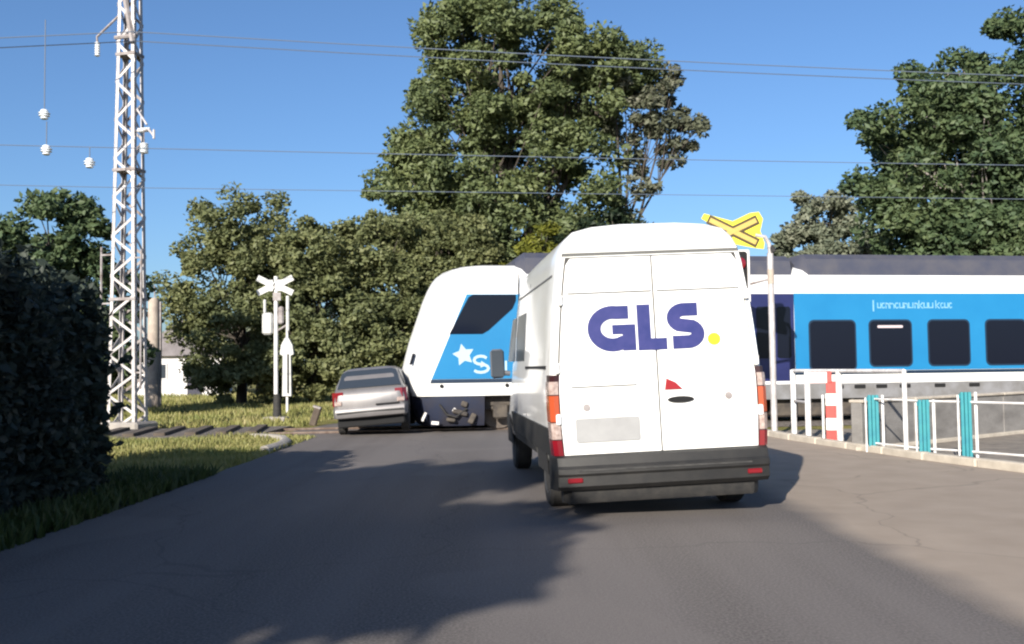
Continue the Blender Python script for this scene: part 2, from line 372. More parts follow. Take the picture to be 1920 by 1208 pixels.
# ---------------------------------------------------------------- the train
def make_train():
    t = thing('passenger_train', 'white and blue passenger train with sloping nose crossing the road', 'train', (-2.3, 20.95, 0.0), TYAW)
    WD, LEN = 2.82, 52.0
    def ring(z, xf, inset, crn=0.36, bulge=0.12):
        near = []
        for k in range(9):                                  # rounded near corner, from the side to the front
            a = R(90 * k / 8); near.append((xf + bulge + crn * (1 - math.sin(a)) , inset + (0.55) * (1 - math.cos(a))))
        for k in range(1, 4):
            u = k / 4; near.append((xf + bulge * (1 - u) ** 2, inset + 0.55 + (WD / 2 - inset - 0.55) * u))
        half = [(LEN, inset)] + [(x, inset) for x in (30.0, 10.0, 4.0, 2.2)] + near
        far = [(x, WD - y) for x, y in reversed(half)]
        return [Vector((x, y, z)) for x, y in half + [(xf, WD / 2)] + far]
    lev = [(0.80, 0.0, 0.0), (0.95, -0.05, 0.0), (1.3, -0.07, 0.0), (1.7, 0.03, 0.0), (2.0, 0.11, 0.0), (2.5, 0.28, 0.0), (2.94, 0.43, 0.012),
           (3.2, 0.54, 0.035), (3.4, 0.65, 0.075), (3.52, 0.75, 0.14), (3.63, 0.90, 0.27), (3.71, 1.10, 0.46), (3.76, 1.38, 0.72), (3.78, 1.8, 1.0)]
    b = MB(); b.loft([ring(*l) for l in lev])
    body = b.build('carriage_body', train_white, t, smooth=40)
    ux, uz = (1, 0, 0), (0, 0, 1)                            # ux x uz = -y: towards the viewer
    def plate(name, mat, pts, y, th, parent=t):
        return MB().plate(pts, (0, y, 0), ux, uz, th).build(name, mat, parent)
    side = plate('blue_side_panel', train_blue, [(0.53, 1.17), (7.92, 1.17), (7.92, 3.04), (1.32, 3.04)], 0.014, 0.022)
    side2 = plate('blue_side_panel', train_blue, [(9.0, 1.24), (46, 1.24), (46, 3.06), (9.0, 3.06)], 0.014, 0.022)
    plate('dark_sill_strip', train_strip, [(0.50, 1.085), (7.92, 1.085), (7.92, 1.165), (0.525, 1.165)], 0.012, 0.026)
    plate('dark_sill_strip', train_strip, [(9.0, 1.16), (46, 1.16), (46, 1.232), (9.0, 1.232)], 0.012, 0.026)
    # cab side window
    plate('cab_window', glass_dark, [(0.93, 2.16), (1.66, 2.16), (1.80, 2.24), (2.34, 2.72), (2.42, 2.90), (2.42, 3.03), (1.46, 3.03), (1.36, 2.97)], -0.008, 0.012)
    # cab door seams, handrails
    for x0 in (2.47, 3.35):
        plate('door_seam', dark_gap, [(x0, 1.0), (x0 + 0.022, 1.0), (x0 + 0.022, 3.5), (x0, 3.5)], 0.10 if False else -0.006, 0.006)
    h = MB(); h.tube([(2.62, -0.01, 1.3), (2.62, -0.07, 1.36), (2.62, -0.07, 2.35), (2.62, -0.01, 2.41)], 0.02, 6); h.build('handrail', galv, t, smooth=40)
    # emblem and letters on the flank below the window
    star = []
    for k in range(10):
        a = R(90 + 36 * k + 12); r = 0.25 if k % 2 == 0 else 0.13; star.append((1.24 + r * math.cos(a), 1.70 + r * math.sin(a)))
    plate('emblem', print_white, star, -0.0085, 0.005)
    faint = M('faint_print', (0.11, 0.31, 0.47), (0.20, 0.38, 0.52), 9, rough=0.5)
    def letters(name, strokes, wd, parent=t, mat=print_white):
        q = MB()
        for s in strokes: stroke_mesh(q, s, wd, (0, -0.0085, 0), ux, uz, 0.005)
        return q.build(name, mat, parent)
    letters('letter', [arc(1.62, 1.58, 0.15, 0.09, 30, 270, 8) + arc(1.62, 1.40, 0.17, 0.09, 90, -150, 8)], 0.06)
    letters('letter', [[(1.92, 1.32), (1.92, 1.62)], [(1.92, 1.60), (2.08, 1.60), (2.08, 1.46), (1.92, 1.46)]], 0.045)
    letters('letter', [[(2.18, 1.32), (2.18, 1.56)]], 0.045)
    # navy double door in its dark recess
    plate('door', train_navy, [(7.93, 1.02), (8.99, 1.02), (8.99, 3.05), (7.93, 3.05)], 0.012, 0.018)
    for x0 in (8.0, 8.5):
        plate('door_window', glass_dark, rrect(x0 + 0.06, x0 + 0.40, 1.55, 2.75, 0.06), -0.008, 0.008)
    plate('door_seam', dark_gap, [(8.452, 1.04), (8.466, 1.04), (8.466, 3.02), (8.452, 3.02)], -0.0065, 0.006)
    # passenger windows with dark frames
    for k in range(16):
        x0 = 9.38 + 1.51 * k
        if k in (0,): x1, zb = x0 + 1.11, 1.28
        else: x1, zb = x0 + 1.03, 1.36
        fr = plate('window', train_strip, rrect(x0 - 0.04, x1 + 0.04, zb - 0.04, 2.44, 0.13), -0.0085, 0.008)
        plate('pane', glass_dark, rrect(x0, x1, zb, 2.40, 0.10), -0.017, 0.006, fr)
        if k == 1:
            plate('lamp_tube', M('pale_lamp_tube', (0.5, 0.42, 0.44), rough=0.5), rrect(x0 + 0.18, x1 - 0.2, 2.24, 2.30, 0.025), -0.0235, 0.003, fr)
    for k in range(4):
        x0 = 4.0 + 0.98 * k
        fr = plate('window', train_strip, rrect(x0 - 0.04, x0 + 0.86, 1.34, 2.44, 0.12), -0.0085, 0.008)
        plate('pane', glass_dark, rrect(x0, x0 + 0.82, 1.38, 2.40, 0.1), -0.017, 0.006, fr)
    # route lettering above the second window: too blurred to read, strokes of the same rhythm
    rl = random.Random(8); z0, z1 = 2.70, 2.84
    letters('lettering', [[(10.99, 2.63), (10.99, 2.90)]], 0.035, mat=faint)
    for xs, xe in ((11.10, 11.95), (12.06, 12.52), (12.60, 13.05)):
        st = []; x = xs
        while x < xe - 0.05:
            wd = rl.uniform(0.07, 0.11); kind = rl.randint(0, 3)
            if kind == 0: st.append(arc(x + wd / 2, (z0 + z1) / 2, wd / 2, 0.06, 40, 330, 8))
            elif kind == 1: st += [[(x, z0), (x, z1)], arc(x + wd / 2, z0 + 0.07, wd / 2, 0.05, 180, 0, 5) + [(x + wd, z0)]]
            elif kind == 2: st += [[(x, z0), (x, z1 + 0.05)], [(x, z0 + 0.05), (x + wd, z1)], [(x + 0.02, z0 + 0.06), (x + wd, z0)]]
            else: st.append([(x, z1), (x, z0 + 0.02), (x + wd, z0 + 0.02), (x + wd, z1)])
            x += wd + 0.03
        letters('lettering', st, 0.026, mat=faint)
    # roof equipment
    for x0, x1, hgt in ((2.5, 5.2, 4.02), (5.25, 9.2, 3.98), (9.25, 15.6, 4.03), (15.65, 24, 4.0)):
        q = MB()
        rg = []
        for x, k in ((x0, 0.25), (x0 + 0.18, 0.0), (x1 - 0.18, 0.0), (x1, 0.25)):
            rg.append([Vector((x, 0.13 + k, 3.50)), Vector((x, WD - 0.13 - k, 3.50)), Vector((x, WD - 0.20 - k, hgt - 0.14 - k * 0.5)), Vector((x, WD - 0.42 - k, hgt - k * 0.5)), Vector((x, 0.42 + k, hgt - k * 0.5)), Vector((x, 0.20 + k, hgt - 0.14 - k * 0.5))])
        q.loft(rg); q.build('roof_equipment', train_roof, t, smooth=30)
    # skirts and running gear
    sk = MB(); rg = []
    for z, xf, ins in ((0.14, 0.30, 0.14), (0.35, 0.14, 0.06), (0.795, 0.02, 0.02)):
        rg.append([Vector(p) for p in ((1.7, ins, z), (xf + 0.55, ins, z), (xf + 0.25, ins + 0.12, z), (xf + 0.05, 0.5, z), (xf, WD / 2, z), (xf + 0.05, WD - 0.5, z), (xf + 0.25, WD - ins - 0.12, z), (xf + 0.55, WD - ins, z), (1.7, WD - ins, z))])
    sk.loft(rg); sk.build('nose_skirt', train_skirt, t, smooth=35)
    uf = MB().box((27, WD / 2, 0.68), (50.5, 2.2, 0.22)); uf.build('underframe', bogie_m, t)
    MB().plate([(5.6, 0.60), (46, 0.60), (46, 0.95), (5.6, 0.95)], (0, 0.02, 0), ux, uz, 0.03).build('grey_skirt', train_grey, t)
    vents = [MB().plate(rrect(x, x + 0.28, 0.82, 0.91, 0.02), (0, -0.0105, 0), ux, uz, 0.008).build('skirt_vent', dark_gap, t) for x in (9.9, 10.45, 11.0, 11.6, 12.5, 13.4)]
    MB().plate([(3.3, 0.80), (5.58, 0.80), (5.58, 0.95), (3.3, 0.95)], (0, 0.02, 0), ux, uz, 0.03).build('grey_skirt', train_grey, t)
    def bogie(xc):
        q = MB()
        for yy in (0.42, WD - 0.42):
            q.box((xc, yy, 0.55), (3.4, 0.14, 0.18), ch=0.03); q.box((xc, yy, 0.40), (1.0, 0.16, 0.34), ch=0.04)
            for dx in (-1.25, 1.25): q.box((xc + dx, yy - (0.08 if yy < 1 else -0.08), 0.44), (0.34, 0.2, 0.34), ch=0.04)
            for dx in (-0.7, 0.7): q.tube([(xc + dx, yy, 0.25), (xc + dx, yy, 0.75)], 0.1, 10)
        q.box((xc, WD / 2, 0.5), (0.5, 1.9, 0.2))
        bo = q.build('bogie', bogie_m, t, smooth=35)
        for dx in (-1.25, 1.25):
            wq = MB()
            for yy in (WD / 2 - 0.72, WD / 2 + 0.72): wq.lathe([(-0.065, 0.40), (-0.065, 0.44), (0.035, 0.43), (0.065, 0.47), (0.066, 0.40)], (xc + dx, yy, 0.48), 'y', 24)
            wq.tube([(xc + dx, WD / 2 - 0.8, 0.48), (xc + dx, WD / 2 + 0.8, 0.48)], 0.08, 10)
            wq.build('wheelset', M('wheel_steel', (0.09, 0.075, 0.065), (0.16, 0.13, 0.11), 6, rough=0.6, metal=0.5), bo, smooth=35)
    for xc in (3.35, 19.0, 23.0): bogie(xc)
    for x, z, a, b in ((1.15, 0.44, 0.34, 0.10), (1.42, 0.30, 0.12, 0.24), (0.95, 0.28, 0.2, 0.08), (1.25, 0.62, 0.14, 0.12)):
        MB().box((x, 0.02, z), (a, 0.10, b), Matrix.Rotation(R(x * 40 - 30), 3, 'Y'), ch=0.02).build('coupler_fitting', bogie_m, t)
    MB().tube([(0.7, 0.0, 0.62), (0.85, -0.05, 0.40), (1.05, -0.03, 0.34), (1.3, 0.0, 0.52)], 0.025, 7).build('brake_hose', black_rub, t, smooth=50)
    for x0, dx, hh in ((6.7, 1.4, 0.40), (8.6, 1.9, 0.44), (11.0, 2.2, 0.42), (13.6, 2.6, 0.4)):
        MB().box((x0 + dx / 2, 0.65, 0.62 - hh / 2), (dx, 0.9, hh), ch=0.04).build('equipment_box', bogie_m, t)
    for p, d, rz in (((0.36, 0.02, 0.36), (0.05, 0.03, 0.20), 25), ((0.60, 0.0, 0.22), (0.16, 0.03, 0.07), 5), ((1.02, 0.0, 0.50), (0.05, 0.03, 0.08), 40)):
        MB().box(p, d, Matrix.Rotation(R(rz), 3, 'Y')).build('white_bracket', rail_white, t)
    # marker dots along the lower white band, small lamp on the nose edge
    for x in (0.75, 2.2):
        MB().lathe([(0, 0.045), (-0.02, 0.045)], (x, -0.004, 1.02), 'y', 10).build('socket', dark_gap, t)
    MB().plate([(0.06, 1.50), (0.13, 1.50), (0.20, 1.74), (0.13, 1.74)], (0, 0.22, 0), ux, uz, 0.03).build('nose_lamp', glass_dark, t)
    return t
make_train()

# ---------------------------------------------------------------- the delivery van
def make_van():
    YAW, ROLL = R(5.2), R(-1.9)
    v = thing('delivery_van', 'white high-roof delivery van with blue letters on its rear doors', 'van', (1.42, 8.97, 0), YAW)
    prof = [(0.99, 0.52), (1.01, 0.75), (1.02, 1.0), (1.02, 1.25), (1.0, 1.5), (0.975, 1.8), (0.94, 2.1), (0.895, 2.40), (0.865, 2.52), (0.81, 2.62), (0.725, 2.70), (0.54, 2.745), (0.27, 2.765)]
    def hw(z):
        for (a, za), (b, zb) in zip(prof, prof[1:]):
            if za <= z <= zb: return a + (b - a) * (z - za) / (zb - za)
        return prof[0][0] if z < prof[0][1] else prof[-1][0]
    def section(y, top=2.765, sx=1.0, lean=0.0, zb=0.52):
        pts = []
        for x, z in prof:
            zz = zb + (z - 0.52) * (top - zb) / (2.765 - 0.52)
            pts.append((x * sx, y + lean * (zz - 0.5), zz))
        return [Vector(p) for p in pts] + [Vector((-x, yy, z)) for x, yy, z in reversed(pts)]
    LEAN = 0.035
    b = MB()
    b.loft([section(0.0, 2.735, 0.975, LEAN), section(0.025, 2.755, 0.988, LEAN), section(0.08, 2.765, 1.0, LEAN), section(0.6), section(1.6), section(2.6), section(3.55, 2.75), section(3.9, 2.66, 0.99), section(4.3, 2.2, 0.985),
            section(4.72, 1.62, 0.975), section(4.9, 1.38, 0.97), section(5.3, 1.22, 0.93, 0, 0.4), section(5.5, 1.0, 0.84, 0, 0.35), section(5.56, 0.8, 0.74, 0, 0.4)])
    body = b.build('body', white_paint, v, smooth=35)
    def place(o):
        o.location = (-0.02, 0, 0.0); o.rotation_euler = (0, ROLL, 0); return o
    place(body)
    ux, uz = Vector((1, 0, 0)), Vector((0, LEAN, 1)).normalized()
    def rear(name, mat, pts, y, th, parent=body):
        """flat piece on the rear face; y = how far its back sits behind the face plane, th = thickness towards the viewer"""
        o = Vector((0, -0.0175 - y, 0))
        return MB().plate(pts, o, ux, uz, th).build(name, mat, parent)
    # two rear doors, slightly proud, with a dark joint round them
    def door_pts(s):
        zs = [0.62, 0.9, 1.25, 1.6, 1.9, 2.2, 2.38, 2.44]
        out = [(s * (hw(z) * 0.975 - 0.060 - (0.03 if z > 2.40 else 0)), z) for z in zs]
        return [(s * 0.008, 0.62)] + out + [(s * 0.008, 2.44)]
    gap = rear('door_joint', M('joint_grey', (0.045, 0.044, 0.043), rough=0.8), [(-hw(z) * 0.975 + 0.045, z) for z in (0.61, 0.9, 1.25, 1.6, 1.9, 2.2, 2.38, 2.455)] + [(hw(z) * 0.975 - 0.045, z) for z in (2.455, 2.38, 2.2, 1.9, 1.6, 1.25, 0.9, 0.61)], -0.001, 0.003)
    doors = {}
    for s in (-1, 1):
        pts = door_pts(s)
        if s > 0: pts = pts[::-1]
        d = rear('rear_door', white_paint, pts, 0.002, 0.018); doors[s] = d
        # pressed window panel field and its raised lip
        e0, e1 = (0.03, hw(2.12) * 0.975 - 0.10)
        f = [(s * e0, 1.45), (s * (hw(1.45) * 0.975 - 0.11), 1.45), (s * e1, 2.09), (s * e0, 2.09)]
        if s < 0: f = f[::-1]
        rear('pressed_panel', white_paint, f, 0.0205, 0.006, d)
        zz = [2.115, 2.25, 2.36, 2.425]; f = [(s * 0.03, 2.115)] + [(s * (hw(z) * 0.975 - 0.095), z) for z in zz] + [(s * 0.03, 2.425)]
        if s > 0: f = f[::-1]
        rear('upper_door_band', white_paint, f, 0.0205, 0.028, d)
        for z in (0.95, 1.42, 2.05):
            xx = s * (hw(z) * 0.975 - 0.035)
            MB().box((xx, -0.045 + (z) * LEAN - 0.002, z), (0.045, 0.05, 0.10), ch=0.01).build('hinge', white_paint, d)
    rear('door_crease', white_paint, [(-0.83, 1.245), (-0.22, 1.245), (-0.22, 1.275), (-0.83, 1.275)], 0.0205, 0.03, doors[-1])
    # roof cap seam
    s0 = MB(); s0.plate([(-0.85, 2.468), (0.85, 2.468), (0.84, 2.495), (-0.84, 2.495)], (0, -0.016, 0), ux, uz, 0.012); s0.build('roof_seam', M('seam_grey', (0.10, 0.10, 0.095), rough=0.7), body)
    # letters
    Y0 = 0.0268; TH = 0.004
    def letter(pl, wd, name='letter'):
        q = MB()
        for p in pl: stroke_mesh(q, p, wd, Vector((0, -0.0175 - Y0, 0)), ux, uz, TH)
        return q.build(name, logo_navy, doors[-1])
    zb, zt = 1.555, 1.985; zm = (zb + zt) / 2; W = 0.125
    gx, rx, ry = -0.405, 0.175, (zt - zb) / 2 - W / 2
    letter([[(gx + 0.155, zt - W / 2 - 0.004)] + arc(gx, zm, rx, ry, 78, 300, 22) + [(gx + 0.165, zb + W / 2 + 0.015)],], W)
    q = MB(); q.plate([(gx - 0.005, zm + 0.035), (gx - 0.005, zm - 0.055), (gx + 0.09, zm - 0.055), (gx + 0.09, zb + 0.005), (gx + 0.215, zb + 0.005), (gx + 0.215, zm + 0.035)], Vector((0, -0.0175 - Y0 - 0.0005, 0)), ux, uz, TH); q.build('letter', logo_navy, doors[-1])
    q = MB(); lx = -0.17; q.plate([(lx, zb), (lx + 0.275, zb), (lx + 0.275, zb + 0.11), (lx + 0.125, zb + 0.11), (lx + 0.125, zt), (lx, zt)], Vector((0, -0.0175 - Y0, 0)), ux, uz, TH); q.build('letter', logo_navy, doors[-1])
    sx = 0.285; r2 = (zt - zb - W) / 4
    S = [(sx + 0.125, zt - W / 2)] + arc(sx - 0.01, zt - W / 2 - r2, 0.10, r2, 90, 240, 10) + arc(sx + 0.02, zb + W / 2 + r2, 0.10, r2, 62, -90, 10) + [(sx - 0.125, zb + W / 2)]
    ql = MB(); stroke_mesh(ql, S, W, Vector((0, -0.0175 - Y0, 0)), ux, uz, TH); ql.build('letter', logo_navy, doors[1])
    MB().plate(arc(0.555, 1.635, 0.062, 0.058, 0, 345, 18), Vector((0, -0.0175 - Y0, 0)), ux, uz, TH).build('yellow_dot', logo_yel, doors[1])
    # plate, handle, lock, emblem
    rear('number_plate', plate_grey, rrect(-0.80, -0.20, 0.73, 0.95, 0.02), 0.0205, 0.012, doors[-1])
    rear('plate_recess_lip', white_paint, rrect(-0.88, -0.14, 0.975, 1.005, 0.012), 0.0205, 0.014, doors[-1])
    rear('handle', dark_gap, arc(0.20, 1.085, 0.125, 0.03, 0, 345, 18), 0.0205, 0.02, doors[1])
    rear('red_emblem', lens_red, [(0.055, 1.18), (0.225, 1.18), (0.16, 1.245), (0.075, 1.285)], 0.0205, 0.012, doors[1])
    for s, x, z in ((-1, -0.69, 1.05), (1, 0.66, 1.10)):
        rear('lock', galv_d, arc(x, z, 0.034, 0.034, 0, 330, 12), 0.0205, 0.012, doors[s])
    # tail lights wrapped round the rear corners
    for s in (-1, 1):
        def lamp(z0, z1, mat, nm, parent):
            q = MB(); rg = []
            for z in (z0, (z0 + z1) / 2, z1):
                xo = hw(z); y = LEAN * (z - 0.5)
                p = [(xo * 0.975 - 0.055, y - 0.022), (xo * 0.975 - 0.01, y - 0.03), (xo + 0.004, y + 0.005), (xo + 0.014, y + 0.10), (xo + 0.014, y + 0.16), (xo - 0.06, y + 0.16), (xo - 0.1, y + 0.05)]
                rg.append([Vector((s * a, c, z)) for a, c in p])
            q.loft(rg); return q.build(nm, mat, parent, smooth=35)
        hs = lamp(0.60, 1.36, M('lamp_housing', (0.03, 0.01, 0.012), rough=0.3), 'tail_light', body)
        hs.scale = (1.0, 1.0, 1.0)
        for z0, z1, mt, nm in ((0.62, 0.76, lens_dred, 'red_lens'), (0.77, 0.92, lens_clear, 'clear_lens'), (0.93, 1.17, lens_amb, 'amber_lens'), (1.18, 1.30, lens_clear, 'clear_lens')):
            q = lamp(z0, z1, mt, nm, hs); q.location = (s * 0.006, -0.006, 0)
    # bumper with a step
    bm = MB(); rg = []
    for x, k in ((-1.03, 0.16), (-0.99, 0.03), (-0.9, 0.0), (0.9, 0.0), (0.99, 0.03), (1.03, 0.16)):
        rg.append([Vector((x, y + k, z)) for y, z in ((0.10, 0.30), (-0.05, 0.30), (-0.10, 0.34), (-0.105, 0.43), (-0.125, 0.455), (-0.125, 0.50), (-0.095, 0.525), (-0.08, 0.60), (-0.04, 0.615), (0.10, 0.615))])
    bm.loft(rg)
    va = MB(); rg = []
    for x, k in ((-0.93, 0.14), (-0.86, 0.05), (0.86, 0.05), (0.93, 0.14)):
        rg.append([Vector((x, y + k, z)) for y, z in ((0.10, 0.17), (-0.02, 0.17), (-0.05, 0.22), (-0.06, 0.305), (0.10, 0.305))])
    va.loft(rg); place(va.build('under_bumper_shade', black_rub, v, smooth=30))  # black piece added below the bumper to imitate the shadow there
    bo = place(bm.build('bumper', van_plastic, v, smooth=30))
    for s in (-1, 1):
        MB().box((s * 0.84, -0.105, 0.395), (0.14, 0.02, 0.045), ch=0.008).build('reflector', lens_dred, bo)
    MB().box((0.0, -0.125, 0.485), (1.62, 0.015, 0.014)).build('step_edge', M('scuffed_plastic', (0.05, 0.048, 0.046), (0.02, 0.02, 0.02), 12, rough=0.6), bo)
    # side trim, windows, sliding door rail, mirror
    def sideplate(name, mat, pts, th=0.012, parent=body, s=-1, off=0.002):
        """polygon in (y, z) laid on the side skin, following its curve"""
        q = MB(); a = []; c = []
        for y, z in pts:
            x = s * (hw(z) + off); a.append(Vector((x, y, z))); c.append(Vector((x + s * th, y, z)))
        q.loft([a, c]); return q.build(name, mat, parent)
    for s in (-1, 1):
        sideplate('side_trim', van_plastic, [(0.15, 0.60), (4.0, 0.60), (4.0, 0.86), (0.15, 0.86)], 0.02, s=s)
        sideplate('sill_trim', van_plastic, [(1.45, 0.525), (3.9, 0.525), (3.9, 0.59), (1.45, 0.59)], 0.012, s=s)
        sideplate('cab_side_window', glass_car, [(3.62, 1.52), (4.5, 1.52), (4.30, 1.80), (4.1, 2.08), (3.62, 2.08)], 0.006, s=s)
        sideplate('sliding_door_rail', dark_gap, [(0.35, 1.42), (2.2, 1.42), (2.2, 1.45), (0.35, 1.45)], 0.008, s=s)
        sideplate('panel_seam', dark_gap, [(3.50, 0.88), (3.515, 0.88), (3.515, 2.4), (3.50, 2.4)], 0.002, s=s)
        sideplate('panel_seam', dark_gap, [(2.25, 0.88), (2.265, 0.88), (2.265, 2.4), (2.25, 2.4)], 0.002, s=s)
        sideplate('load_window', glass_car, [(2.4, 1.52), (3.36, 1.52), (3.36, 1.80), (3.32, 2.08), (2.45, 2.08), (2.4, 1.80)], 0.006, s=s)
        sideplate('rain_gutter', M('gutter_shadow', (0.12, 0.12, 0.12), rough=0.8), [(0.3, 2.30), (3.5, 2.30), (3.5, 2.318), (0.3, 2.318)], 0.004, s=s)
        mr = MB(); mr.box((s * 1.17, 4.35, 1.50), (0.19, 0.11, 0.40), ch=0.035); mr.tube([(s * 1.0, 4.35, 1.36), (s * 1.15, 4.35, 1.38)], 0.035, 8)
        mo = place(mr.build('wing_mirror', M('mirror_grey', (0.09, 0.095, 0.11), rough=0.5), v, smooth=40))
        MB().box((s * 1.17, 4.29, 1.50), (0.16, 0.012, 0.36), ch=0.003).build('mirror_glass', glass_car, mo)
    ws = MB(); ws.plate([(-0.80, 0), (0.80, 0), (0.70, 1.05), (-0.70, 1.05)], (0, 4.83, 1.50), (-1, 0, 0), Vector((0, -0.62, 0.78)).normalized(), 0.012)
    place(ws.build('windscreen', glass_car, v))
    # floor underneath, wheel arches, wheels
    fl = MB().box((0, 2.7, 0.47), (1.7, 5.0, 0.12)); place(fl.build('underbody', dark_gap, v))
    for y in (0.95, 4.63):
        for s in (-1, 1):
            ar = MB(); ring = arc(y, 0.40, 0.42, 0.42, 0, 180, 16)
            sideplate('wheel_arch', dark_gap, ring, 0.004, s=s, off=0.012)
            wt = MB(); wt.lathe([(-0.11, 0.20), (-0.11, 0.31), (-0.08, 0.34), (0.08, 0.34), (0.11, 0.31), (0.11, 0.20)], (0, 0, 0), 'x', 28)
            wo_ = thing_part = link('wheel', None, v, (s * 0.885, y, 0.34))
            wt.build('tyre', black_rub, wo_, smooth=40)
            rm = MB(); rm.lathe([(-0.02 * s, 0.06), (0.045 * s, 0.07), (0.05 * s, 0.14), (0.10 * s, 0.185), (0.112 * s, 0.205), (0.02 * s, 0.205)], (0, 0, 0), 'x', 24)
            rm.build('rim', steel_rim, wo_, smooth=40)
    return v
make_van()

# ---------------------------------------------------------------- the silver car struck by the train
def make_car():
    c = thing('silver_car', 'silver hatchback tilted on the rails against the nose of the train', 'car', (-2.98, 20.3, 0.0), R(3))
    c.scale = (0.94, 0.94, 0.97)
    TILT = R(-4.2)
    b = MB(); rg = []
    for y, hwid, zb, zt in ((0.0, 0.70, 0.42, 0.80), (0.05, 0.78, 0.36, 0.90), (0.14, 0.82, 0.30, 0.96), (0.5, 0.835, 0.26, 0.98), (1.4, 0.84, 0.24, 0.97), (2.6, 0.84, 0.24, 0.95), (3.3, 0.82, 0.25, 0.88), (3.75, 0.78, 0.28, 0.78), (3.95, 0.66, 0.34, 0.66)):
        h = [(hwid * 0.90, zb), (hwid * 0.985, zb + 0.08), (hwid, zb + (zt - zb) * 0.4), (hwid, zb + (zt - zb) * 0.62), (hwid * 0.975, zt - 0.10), (hwid * 0.93, zt - 0.02), (hwid * 0.84, zt)]
        rg.append([Vector((x, y, z)) for x, z in h] + [Vector((-x, y, z)) for x, z in reversed(h)])
    b.loft(rg); body = b.build('body', silver, c, smooth=40)
    def place(o): o.rotation_euler = (0, TILT, 0); o.location = (0.0, 0, 0.10); return o
    place(body)
    cb = MB(); rg = []
    for z, y0, y1, hw_, r in ((0.90, 0.10, 3.0, 0.79, 0.12), (1.0, 0.16, 2.85, 0.755, 0.12), (1.2, 0.36, 2.45, 0.68, 0.14), (1.34, 0.54, 2.15, 0.61, 0.16), (1.39, 0.68, 1.95, 0.52, 0.18), (1.405, 0.85, 1.8, 0.36, 0.18)):
        rg.append([Vector((x, y, z)) for x, y in rrect(-hw_, hw_, y0, y1, r, 3)])
    cb.loft(rg); cab = cb.build('cabin', silver, body, smooth=40)
    up = Vector((0, 0.38, 0.34)).normalized()
    MB().plate([(-0.71, -0.03), (0.71, -0.03), (0.62, 0.46), (0.50, 0.53), (-0.50, 0.53), (-0.62, 0.46)], (0, 0.15, 0.985), (1, 0, 0), up, 0.016).build('rear_window', glass_car, body)
    for s in (-1, 1):
        def sw(ya, yb, yc, yd):
            n = [Vector((s * 0.773, ya, 0.98)), Vector((s * 0.773, yb, 0.98)), Vector((s * 0.640, yc, 1.30)), Vector((s * 0.640, yd, 1.30))]
            q = MB(); q.loft([n, [p + Vector((s * 0.012, 0, 0.005)) for p in n]]); q.build('side_window', glass_car, body)
        sw(0.42, 1.35, 1.35, 0.72); sw(1.42, 2.55, 2.05, 1.42)
        hs = MB(); rg = []
        for z, o in ((0.60, 0.0), (0.72, 0.01), (0.90, 0.02)):
            rg.append([Vector((s * x, y, z)) for x, y in ((0.58, 0.0 + o), (0.74, 0.015 + o), (0.835, 0.12 + o), (0.848, 0.30 + o), (0.78, 0.30), (0.58, 0.12))])
        hs.loft(rg); tl = hs.build('tail_light', lens_dred, body, smooth=35)
        q = MB().box((s * 0.70, 0.01, 0.655), (0.17, 0.05, 0.09), Matrix.Rotation(R(s * 12), 3, 'Z'), ch=0.01); q.build('clear_lens', lens_clear, tl)
        mr = MB().box((s * 0.93, 2.3, 1.0), (0.16, 0.10, 0.13), ch=0.03); mr.build('wing_mirror', silver, body, smooth=40)
        for y in (0.72, 3.2):
            wo_ = link('wheel', None, c, (s * 0.72, y, 0.30 + (0.0 if s < 0 else 0.08)))
            MB().lathe([(-0.09, 0.18), (-0.09, 0.275), (-0.065, 0.30), (0.065, 0.30), (0.09, 0.275), (0.09, 0.18)], (0, 0, 0), 'x', 24).build('tyre', black_rub, wo_, smooth=40)
            MB().lathe([(-0.01 * s, 0.05), (0.05 * s, 0.06), (0.06 * s, 0.12), (0.092 * s, 0.185), (0.0, 0.185)], (0, 0, 0), 'x', 20).build('rim', steel_rim, wo_, smooth=40)
    bp = MB(); rg = []
    for x, k in ((-0.83, 0.16), (-0.77, 0.03), (0, -0.01), (0.77, 0.03), (0.83, 0.16)):
        rg.append([Vector((x, y + k, z)) for y, z in ((0.1, 0.33), (-0.06, 0.34), (-0.085, 0.40), (-0.085, 0.50), (-0.05, 0.55), (0.1, 0.55))])
    bp.loft(rg); bo = bp.build('bumper', silver, body, smooth=35)
    MB().box((0, -0.094, 0.45), (1.5, 0.012, 0.03)).build('bumper_strip', van_plastic, bo)
    MB().box((0, 0.018, 0.68), (0.50, 0.02, 0.10), ch=0.005).build('number_plate', plate_grey, body)
    MB().box((0.40, -0.02, 0.585), (0.52, 0.05, 0.03)).build('boot_gap', dark_gap, body)
    place(MB().box((0, 1.98, 0.24), (1.5, 3.7, 0.24), ch=0.03).build('underbody', dark_gap, c))  # black box added, its colour standing in for the shadow below the car
    return c
make_car()

